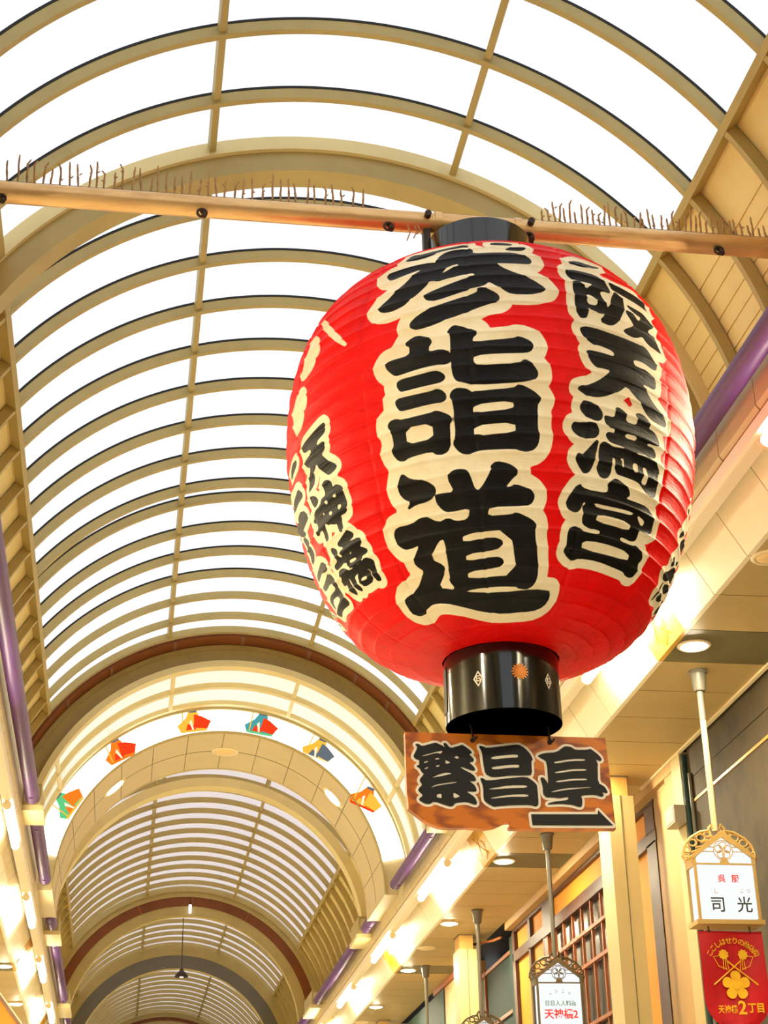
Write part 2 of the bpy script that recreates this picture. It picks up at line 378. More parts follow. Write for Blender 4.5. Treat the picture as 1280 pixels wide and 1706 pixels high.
sg = thing('arch_sign', 'glowing white arch sign painted with six robed figures', 'sign', (AX, 22.4, AZ))
part_at(MB().arc(2.275, 2.60, 22.37, 22.40, 11.5, 168.5, 96).build('lit_panel', M['sign_glow'], smooth=30), sg)
FIG = {}
def glow_ink(key, rgb):
    if key not in FIG: FIG[key] = glow('backlit ' + key, rgb, 1.0)
    return FIG[key]
INKS = dict(orange=(240, 120, 30), red=(226, 60, 24), green=(90, 190, 120), gold=(232, 178, 60), teal=(70, 150, 150), skin=(252, 226, 190), slate=(96, 104, 110), blue=(150, 190, 220))
def figure(ang, robe, second, hat, tilt, label):
    root = bpy.data.objects.new('painted_figure', None); COL.objects.link(root); root.parent = sg; root['label'] = label
    a = math.radians(ang); rr = 2.30
    root.location = (rr * math.cos(a), -0.035, rr * math.sin(a)); root.rotation_euler = (0, math.radians(90 - ang) * 0.75 + tilt, 0); root.scale = (1.15, 1.0, 1.5)
    def shape(name, pts, ink, dy=0.0):
        MB().sheet_xz([pts], -0.004 - dy, 0.0 - dy).build(name, glow_ink(ink, INKS[ink]), root)
    shape('robe', [(-0.16, 0.0), (0.15, 0.0), (0.19, 0.05), (0.10, 0.10), (0.06, 0.20), (-0.04, 0.21), (-0.09, 0.14), (-0.20, 0.07)], robe)
    shape('sleeve', [(0.0, 0.04), (0.16, 0.02), (0.22, 0.09), (0.10, 0.15), (0.02, 0.17)], second, 0.004)
    shape('sash', [(-0.10, 0.02), (0.02, 0.01), (0.03, 0.06), (-0.07, 0.08)], second, 0.005)
    shape('face', [(0.035 * math.cos(t * PI / 6) + 0.01, 0.245 + 0.042 * math.sin(t * PI / 6)) for t in range(12)], 'skin', 0.006)
    shape('hat', [(-0.04, 0.27), (0.06, 0.27), (0.05, 0.30), (0.075, 0.345), (0.02, 0.32), (-0.01, 0.35), (-0.03, 0.31)], hat, 0.007)
    shape('staff', [(-0.14, 0.02), (-0.125, 0.02), (-0.105, 0.30), (-0.12, 0.31)], 'gold', 0.008)
    shape('ribbon', [(0.05, 0.24), (0.13, 0.28), (0.20, 0.24), (0.14, 0.255), (0.06, 0.22)], second, 0.0095)
    shape('hem', [(-0.16, 0.0), (0.15, 0.0), (0.165, 0.018), (-0.17, 0.02)], hat, 0.0098)
    shape('fold', [(-0.05, 0.10), (-0.02, 0.02), (0.0, 0.02), (-0.02, 0.12)], 'skin', 0.0099)
    shape('collar', [(-0.03, 0.19), (0.05, 0.19), (0.06, 0.215), (-0.04, 0.215)], 'slate', 0.009)
figure(151, 'green', 'orange', 'gold', -0.2, 'figure in green robe with orange sleeve, lowest on the left')
figure(127.5, 'orange', 'red', 'orange', 0.0, 'figure in bright orange robe')
figure(100.8, 'gold', 'red', 'gold', 0.0, 'figure in pale gold robe with red sleeve left of the crown')
figure(77.7, 'teal', 'red', 'green', 0.0, 'figure in teal robe with tall green hat')
figure(55.9, 'gold', 'slate', 'skin', -0.1, 'figure in yellow robe with slate sash')
figure(31.8, 'orange', 'gold', 'red', -0.35, 'figure in orange robe low on the right')

# second vault: cream arch at its mouth, rust end; then the further ends
o = MB().arc(2.41, 2.55, 25.55, 25.85, 2, 178, 96).build('inner_arch', M['steel_lip'], smooth=30); tag(o, 'pale cream arch just inside the mouth of the second vault', 'arch', kind='structure')
for a, nm in ((107, 'left'), (70.5, 'right')):
    p = MB().arc(2.55, 2.98, 25.58, 25.62, a - 0.6, a + 0.6, 1).build('hanger_post', M['steel'], o)
def vault_end(y, label_band, label_face, r_in):
    b = MB().arc(r_in + 0.2, R - 0.2, y, y + 0.04, 3, 177, 80).build('trim_2', M['rust'], smooth=30); tag(b, label_band, 'trim', kind='structure')
    for a in (62, 88, 112): MB().arc(r_in + 0.2, R - 0.2, y - 0.012, y, a - 0.4, a + 0.4, 1).build('joint_strip', M['timber_light'], b)
    f = MB().arc(r_in, r_in + 0.2, y + 0.02, y + 0.12, 2, 178, 80).build('wall_end', M['steel'], smooth=30); tag(f, label_face, 'wall', kind='structure')
    g = MB().arc(R - 0.2, R + 0.1, y - 0.02, y + 0.03, 2, 178, 80).build('end_rib', M['steel'], smooth=30); g.parent = f
    MB().arc(r_in - 0.012, r_in + 0.02, y + 0.12, y + 0.18, 2, 178, 80).build('edge_bead', M['steel_lip'], f, smooth=30)
vault_end(35.25, 'rust-brown band closing the second vault', 'olive arched face under the second rust-brown band', 2.41)
o = MB().arc(2.42, 2.72, 41.35, 41.5, 2, 178, 80).build('wall_end', M['grey_steel'], smooth=30); tag(o, 'grey-brown arched face behind the pendant lamp', 'wall', kind='structure')
MB().arc(2.72, 3.1, 41.36, 41.5, 2, 178, 80).build('rim', M['steel'], o, smooth=30)
MB().arc(2.40, 2.425, 41.42, 41.56, 2, 178, 80).build('edge_bead', M['steel_lip'], o, smooth=30)
vault_end(51.5, 'rust-brown band closing the farthest vault', 'olive arched face under the farthest rust-brown band', 2.5)
o = MB().box(-4.0, 6.6, Y_BACK - 0.1, Y_BACK, -1.6, 8.5).build('wall_near', M['shop']); tag(o, 'added cream wall keeping the sky light out far behind the camera', 'wall', kind='structure')  # unseen wall added to block sky light; the arcade itself runs on
o = MB().box(-4.0, 6.6, Y_END, Y_END + 0.1, -1.6, 8.5).build('wall_far', M['shop']); tag(o, 'cream wall at the far end of the arcade', 'wall', kind='structure')

# ------------------------------------------------------------------ sides: pipe, beige panels, lamp channel, sloping cove panels, soffit
MOD = 0.686; Y0M = 9.72
def modules(ya, yb):
    k0 = math.floor((ya - Y0M) / MOD); k1 = math.ceil((yb - Y0M) / MOD)
    return [(k, Y0M + k * MOD) for k in range(k0, k1)]
PLQ = lambda k: (k - 2) % 10 == 0
for sd, nm in SIDES:
    # ledge behind the pipe and beige upright panels
    m = MB()
    for k, y in modules(Y_BACK, Y_END):
        m.prism_y([(mx(3.676, sd), 4.94), (mx(3.70, sd), 4.91), (mx(3.74, sd), 4.91), (mx(3.74, sd), 5.33), (mx(3.676, sd), 5.33)], y + 0.006, y + MOD - 0.006)
    bk = MB().prism_y([(mx(3.70, sd), 4.915), (mx(3.76, sd), 4.915), (mx(3.76, sd), 5.32), (mx(3.70, sd), 5.32)], Y_BACK, Y_END)
    m.prism_y([(mx(3.69, sd), 5.325), (mx(4.25, sd), 5.325), (mx(4.25, sd), 5.36), (mx(3.69, sd), 5.36)], Y_BACK, Y_END)
    o = m.build('wall_%s' % nm, M['gutter']); bk.build('backing', M['soffit_dark'], o); tag(o, 'beige upright panels running under the %s purple pipe' % nm, 'wall panel', kind='structure')
    o = MB().box(min(mx(3.705, sd), mx(3.78, sd)), max(mx(3.705, sd), mx(3.78, sd)), Y_BACK, Y_END, 4.887, 4.908).build('trim_3', M['orange']); tag(o, 'thin orange strip above the %s lamp channel' % nm, 'trim', kind='structure')
    # lamp channel
    m = MB()
    m.prism_y([(mx(3.69, sd), 4.884), (mx(3.695, sd), 4.80), (mx(3.715, sd), 4.782), (mx(3.79, sd), 4.775), (mx(3.81, sd), 4.79), (mx(3.83, sd), 4.884)], Y_BACK, Y_END)
    m.prism_y([(mx(3.73, sd), 4.776), (mx(3.80, sd), 4.770), (mx(3.80, sd), 4.79), (mx(3.73, sd), 4.79)], Y_BACK, Y_END)
    o = m.build('lamp_channel', M['channel']); tag(o, 'ivory lamp channel holding the fluorescent tubes along the %s cove' % nm, 'channel', kind='structure')
    # sloping cove panels and plaques
    m = MB(); pq = 0
    for k, y in modules(Y_BACK, Y_END):
        pr = [(mx(4.07, sd), 4.552), (mx(3.80, sd), 5.02), (mx(3.84, sd), 5.02), (mx(4.11, sd), 4.552)]
        if PLQ(k):
            if y > (8 if sd > 0 else 20) and y < 50:
                c = MB().prism_y(pr, y + 0.003, y + MOD - 0.003).build('leaf_plaque', M['plaque'], at=(mx(4.07, sd), y, 4.552))
                tag(c, 'golden cove plaque with a leaf motif, %s along the %s cove' % (ORD[pq], nm), 'plaque', 'leaf plaques of the coves', 'structure'); pq += 1
                dirv = Vector((mx(3.80, sd) - mx(4.07, sd), 0, 5.02 - 4.552)).normalized(); nv = Vector((-sd * 0.866, 0, -0.5))
                def P(u, t): return Vector((0, MOD / 2, 0)) + dirv * (0.2 + t) + Vector((0, u, 0)) + nv * 0.004
                lm = MB()
                for cu, ct, an in ((-0.05, 0.0, 0.4), (0.04, 0.05, 1.5), (0.10, -0.06, -0.5), (0.0, -0.10, 2.6)):
                    pts = []
                    for q in range(14):
                        t = 2 * PI * q / 14; rr = 0.075 * (1 + 0.18 * math.cos(5 * t))
                        u0, t0 = 1.25 * rr * math.cos(t), 0.75 * rr * math.sin(t)
                        pts.append(P(cu + u0 * math.cos(an) - t0 * math.sin(an), ct + u0 * math.sin(an) + t0 * math.cos(an)))
                    lm.add(pts, [tuple(range(14))])
                for a, b in (((-0.14, -0.14), (0.12, 0.12)), ((-0.1, 0.1), (0.14, -0.1))):
                    lm.tube([P(*a), P((a[0] + b[0]) / 2 + 0.03, (a[1] + b[1]) / 2), P(*b)], 0.004, 6)
                lm.build('leaf_motif', M['leaf'], c)
                continue
        m.prism_y(pr, y + 0.005, y + MOD - 0.005)
    o = m.build('wall_%s' % nm, M['fascia']); MB().prism_y([(mx(4.10, sd), 4.558), (mx(3.83, sd), 5.03), (mx(3.87, sd), 5.03), (mx(4.14, sd), 4.558)], Y_BACK, Y_END).build('backing', M['soffit_dark'], o); tag(o, 'pale sloping cove panels lit by the %s fluorescent tubes' % nm, 'wall panel', kind='structure')
    # soffit boards
    m = MB(); dk = 0
    xe = 4.985
    for k, y in modules(Y_BACK, Y_END):
        xa, xb = sorted((mx(4.075, sd), mx(xe, sd)))
        if PLQ(k) and (8 if sd > 0 else 20) < y < 50:
            b = MB().box(xa, xb, y + 0.004, y + MOD - 0.004, 4.555, 4.58).build('ceiling_board', M['soffit_dark']); tag(b, 'olive soffit board, %s along the %s walkway' % (ORD[dk], nm), 'ceiling board', 'olive boards of the walkway soffits', 'structure'); dk += 1
        else: m.box(xa, xb, y + 0.006, y + MOD - 0.006, 4.555, 4.575)
    xa, xb = sorted((mx(4.08, sd), mx(xe + 0.7, sd)))
    o = m.build('ceiling', M['soffit']); k2 = MB().box(xa, xb, Y_BACK, Y_END, 4.578, 4.62).build('backing', M['dark_gap'], o); tag(o, 'tan boarded soffit over the %s walkway' % nm, 'ceiling', kind='structure')
    xa, xb = sorted((mx(xe - 0.02, sd), mx(xe + 0.015, sd)))
    o = MB().box(xa, xb, Y_BACK, 15.3 if sd > 0 else Y_END, 4.535, 4.57).build('trim_4', M['trim_white']); tag(o, 'pale edge bead of the %s soffit' % nm, 'trim', kind='structure')

# purple pipes with rounded ends, and the brackets that carry them
def pipe(sd, y0, y1, label):
    x, z, r = mx(3.559, sd), 5.11, 0.078
    pts, rs = [], []
    for t in (0, 0.25, 0.5, 0.75, 1.0):
        a = t * PI / 2; pts.append((x, y0 + r - r * math.cos(a), z)); rs.append(max(0.004, r * math.sin(a)))
    n = max(2, int((y1 - y0) / 2))
    for i in range(1, n): pts.append((x, y0 + (y1 - y0) * i / n, z)); rs.append(r)
    for t in (0, 0.25, 0.5, 0.75, 1.0):
        a = t * PI / 2; pts.append((x, y1 - r + r * math.sin(a), z)); rs.append(max(0.004, r * math.cos(a)))
    o = MB().tube(pts, rs, 24).build('purple_pipe', M['purple'], smooth=50, at=(x, y0, z))
    tag(o, label, 'pipe', 'purple pipes along the vault feet')
    for k in range(2):
        y = y0 + 0.3 + k * max(0.1, (y1 - y0) - 0.65)
        c = MB().prism_y([(x - 0.02, z - 0.085), (x + 0.02, z - 0.085), (x + 0.02, z - 0.07), (x - 0.02, z - 0.07)], y, y + 0.05).build('pipe_clip', M['purple'], o); c.location = -Vector((x, y0, z))
for sd, nm in SIDES:
    pipe(sd, Y_BACK, 18.15, 'long glossy purple pipe along the near vault foot, %s' % ('behind the lantern' if sd > 0 else 'at the left picture edge'))
    pipe(sd, 18.86, 22.02, 'short purple pipe ending at the %s pier of the painted arch' % nm)
    pipe(sd, 24.12, 24.96, 'purple pipe stub just beyond the %s leg of the portal arch' % nm)
    pipe(sd, 25.92, 31.5, 'purple pipe along the %s foot of the second vault' % nm)
    pipe(sd, 32.95, 40.0, 'farthest purple pipe on the %s side' % nm)
    for i, (y0, y1, z0, z1, wd) in enumerate(((18.17, 18.85, 5.0, 5.3, 0.10), (25.0, 25.9, 5.0, 5.32, 0.10), (31.55, 32.9, 5.0, 5.32, 0.10))):
        b = thing('pipe_bracket', 'cream block bracket between purple pipes, %s along the %s side' % (ORD[i], nm), 'bracket', (mx(3.57, sd), y0, 5.1), 'pipe brackets', 'structure')
        xa, xb = sorted((mx(3.47, sd), mx(3.69, sd)))
        q = MB().box(xa, xb, y0, y1, z0 + 0.06, z1).build('block', M['steel'], b); q.location = -b.location
        xa, xb = sorted((mx(3.44, sd), mx(3.72, sd)))
        q = MB().box(xa, xb, y0 + 0.02, y1 - 0.02, z0, z0 + 0.06).build('foot_plate', M['steel_lip'], b); q.location = -b.location
        q = MB().box(xa + 0.06, xb - 0.06, y0 - 0.012, y0, z0 + 0.1, z1 - 0.04).build('face_plate', M['gutter'], b); q.location = -b.location

# fluorescent tubes
def fluorescent(sd, y0, y1, label):
    x, z = mx(3.748, sd), 4.728
    t = thing('fluorescent_lamp', label, 'lamp', (x, y0, z), 'fluorescent lamps of the coves')
    MB().tube([(0, 0.04, 0), (0, y1 - y0 - 0.04, 0)], 0.044, 10).build('tube', M['tube'], t, smooth=50)
    MB().tube([(0, 0, 0), (0, 0.045, 0)], 0.047, 10).build('end_cap', M['trim_white'], t, smooth=50)
    MB().tube([(0, y1 - y0 - 0.045, 0), (0, y1 - y0, 0)], 0.047, 10).build('end_cap', M['trim_white'], t, smooth=50)
    MB().box(-0.028, 0.028, 0.05, y1 - y0 - 0.05, 0.036, 0.050).build('fitting', M['channel'], t)
for y0, y1, lb in ((2.2, 4.2, 'lit fluorescent tube of the right cove, overhead before the picture begins'),
        (6.5, 8.45, 'lit fluorescent tube cut off by the right picture edge beside the lantern'),
        (10.75, 12.75, 'lit fluorescent tube of the right cove, hidden behind the lower right of the lantern'),
        (15.0, 17.0, 'lit fluorescent tube of the right cove, hidden behind the wooden sign'),
        (19.15, 21.1, 'lit fluorescent tube below the wooden sign, largest fully visible on the right cove'),
        (23.45, 25.4, 'lit fluorescent tube on the right cove, second below the wooden sign'),
        (27.7, 29.65, 'lit fluorescent tube on the right cove, third below the wooden sign'),
        (32.0, 33.95, 'lit fluorescent tube on the right cove, fourth below the wooden sign'),
        (36.3, 38.25, 'lit fluorescent tube of the right cove, just below the picture edge'),
        (40.6, 42.5, 'lit fluorescent tube farthest along the right cove')):
    fluorescent(1, y0, y1, lb)
for y0, y1, lb in ((4.2, 6.2, 'lit fluorescent tube of the left cove, overhead before the picture begins'),
        (8.5, 10.5, 'lit fluorescent tube of the left cove, nearest one outside the left picture edge'),
        (12.75, 14.7, 'lit fluorescent tube of the left cove, last one outside the left picture edge'),
        (17.0, 18.75, 'lit fluorescent tube cut by the left picture edge beside the uppermost purple pipe end'),
        (21.3, 23.1, 'lit fluorescent tube on the left cove, second down from the purple pipe end'),
        (25.5, 27.3, 'lit fluorescent tube on the left cove, third down from the purple pipe end'),
        (29.75, 31.6, 'lit fluorescent tube on the left cove, fourth down from the purple pipe end'),
        (34.0, 35.9, 'lit fluorescent tube on the left cove, lowest in the picture'),
        (38.3, 40.2, 'lit fluorescent tube farthest along the left cove')):
    fluorescent(-1, y0, y1, lb)

# recessed downlights
def downlight(x, y, lit, label, z=4.555):
    t = thing('downlight', label, 'downlight', (x, y, z), 'recessed downlights')
    prof = [(0.130, 0.004), (0.133, -0.006), (0.120, -0.016), (0.104, -0.014), (0.098, 0.0)]
    MB().lathe(prof, n=28).build('trim_ring', M['trim_white'], t, smooth=50)
    MB().lathe([(0.0, -0.030), (0.05, -0.027), (0.085, -0.018), (0.098, -0.010), (0.098, 0.0)], n=24).build('lens', M['spot'] if lit else M['spot_off'], t, smooth=50)
    return t
for y, lb in ((4.55, 'lit round downlight of the right soffit, overhead before the picture begins'),
        (7.98, 'lit round downlight of the right soffit, just outside the right picture edge'),
        (11.41, 'lit round downlight in the olive soffit board above the nearest grey stem cap'),
        (14.84, 'lit round downlight of the right soffit, hidden behind the wooden sign'),
        (18.32, 'lit round downlight in the olive soffit board just below the wooden sign'),
        (21.76, 'lit round downlight left of the stem hanging before the second cream column'),
        (25.18, 'lit round downlight in the farthest visible olive soffit board, left of the last stem'),
        (28.6, 'small lit downlight next beyond the last stem on the right soffit'),
        (32.0, 'tiny lit downlight of the right soffit at the bottom picture edge'),
        (35.4, 'tiny lit downlight farthest along the right soffit')):
    downlight(4.25, y, True, lb)
for y, lb in ((9.72, 'unlit amber downlight at the right picture edge above the nearest olive board'),
        (16.6, 'unlit amber downlight of the right soffit behind the wooden sign'),
        (23.45, 'unlit flush downlight ring beside the tan column collar'),
        (30.3, 'unlit flush downlight ring farthest along the right soffit')):
    downlight(4.235, y, False, lb)
for y, lb in ((4.55, 'lit round downlight of the left soffit, overhead before the picture begins'),
        (7.98, 'lit round downlight of the left soffit, second outside the picture'),
        (11.41, 'lit round downlight of the left soffit, third outside the picture'),
        (14.84, 'lit round downlight of the left soffit, fourth outside the picture'),
        (18.25, 'lit round downlight of the left soffit, fifth outside the picture'),
        (21.7, 'lit round downlight of the left soffit, last outside the picture'),
        (25.08, 'lit round downlight cut by the left picture edge, upper of two'),
        (28.44, 'lit round downlight beside the yellow sign at the lower left corner'),
        (31.9, 'lit round downlight farthest along the left soffit')):
    downlight(-1.79, y, True, lb)
for a, y, lit, lb in ((132.1, 23.25, True, 'lit oval-looking downlight on the left of the portal arch soffit'), (88.5, 23.25, False, 'unlit downlight at the crown of the portal arch soffit'), (43.7, 23.1, True, 'lit oval-looking downlight on the right of the portal arch soffit')):
    ar = math.radians(a)
    t = downlight(AX + 2.2625 * math.cos(ar), y, lit, lb, AZ + 2.2625 * math.sin(ar)); t.rotation_euler = (0, PI / 2 - ar, 0)
    t.scale = (1.5, 1.5, 1)
    for ch in t.children:
        if lit and ch.name.startswith('lens'): ch.data.materials[0] = M['spot_soft']

# ------------------------------------------------------------------ spiked pole
PY, PZ, PR = 7.8, 5.724, 0.064
pole = thing('support_pole', 'champagne bronze pole spanning the arcade and carrying the red lantern', 'pole', (AX, PY, PZ))
MB().tube([(-2.75, 0, 0), (-1.2, 0, 0), (0.6, 0, 0), (2.75, 0, 0)], PR, 28).build('tube', M['bronze'], pole, smooth=50)
for x in (-1.62, -0.35, 0.95, 1.12, 1.42, 1.62, 2.02):
    MB().tube([(x - 0.003, 0, 0), (x + 0.003, 0, 0)], PR + 0.0015, 28).build('joint_ring', M['bronze'], pole, smooth=30)
for px_x in (-2.125, -0.995, 0.09, 0.93, 2.10):
    e = MB()
    ring = [(px_x + 0.026 * math.cos(q * PI / 8), -PR * 0.55 - 0.012, -PR * 0.86 - 0.022 + 0.026 * math.sin(q * PI / 8)) for q in range(17)]
    e.tube(ring, 0.008, 8, cap=False)
    e.tube([(px_x, -PR * 0.4, -PR * 0.75), (px_x, -PR * 0.62, -PR * 0.98)], 0.012, 8)
    e.tube([(px_x + 0.012, -PR * 0.7, -PR - 0.02), (px_x + 0.012, -PR * 0.7 - 0.02, -PR - 0.045)], 0.016, 8)
    e.build('eye_bolt', M['iron'], pole, smooth=50)
def spikes(x0, x1, step, hmin, hmax, label):
    t = thing('bird_spike_strip', label, 'bird spikes', (AX + x0, PY, PZ + PR), 'bird spike strips')
    b = MB(); L = x1 - x0
    b.box(0, L, -0.016, 0.016, -0.004, 0.006)
    b.build('base_strip', M['iron'], t)
    m = MB(); x = 0.015
    while x < L:
        h = random.uniform(hmin, hmax); lean = random.uniform(-0.014, 0.014); y = random.choice((-0.012, 0.0, 0.012))
        pts = []
        for i in range(6):
            f = i / 5; pts.append((x + lean * f + random.uniform(-0.0022, 0.0022), y + random.uniform(-0.002, 0.002) * (i > 0), h * f))
        if random.random() < 0.35: pts[-1] = (pts[-1][0] + random.choice((-0.015, 0.015)), pts[-1][1], pts[-1][2] - 0.004)
        m.tube(pts, [0.0064, 0.0058, 0.0074, 0.0055, 0.0066, 0.004], 5)
        if random.random() < 0.5:
            f = random.uniform(0.2, 0.7); m.tube([(x, y, h * f), (x + random.choice((-0.014, 0.014)), y, h * f + 0.012)], 0.004, 5)
        x += step * random.uniform(0.8, 1.2)
    m.build('spikes', M['wire'], t)
spikes(-2.6, 0.0, 0.052, 0.13, 0.20, 'rusty bird spikes standing on the pole left of the lantern')
spikes(1.02, 2.6, 0.036, 0.08, 0.19, 'dense bent bird spikes standing on the pole right of the lantern')

# ------------------------------------------------------------------ the lantern
LX, LY = 1.8455, 7.8
ZM, H1, H2, RM, EP, Q1, Q2 = 4.20347, 0.97459, 1.23002, 1.11647, 4.06045, 2.29543, 1.5103
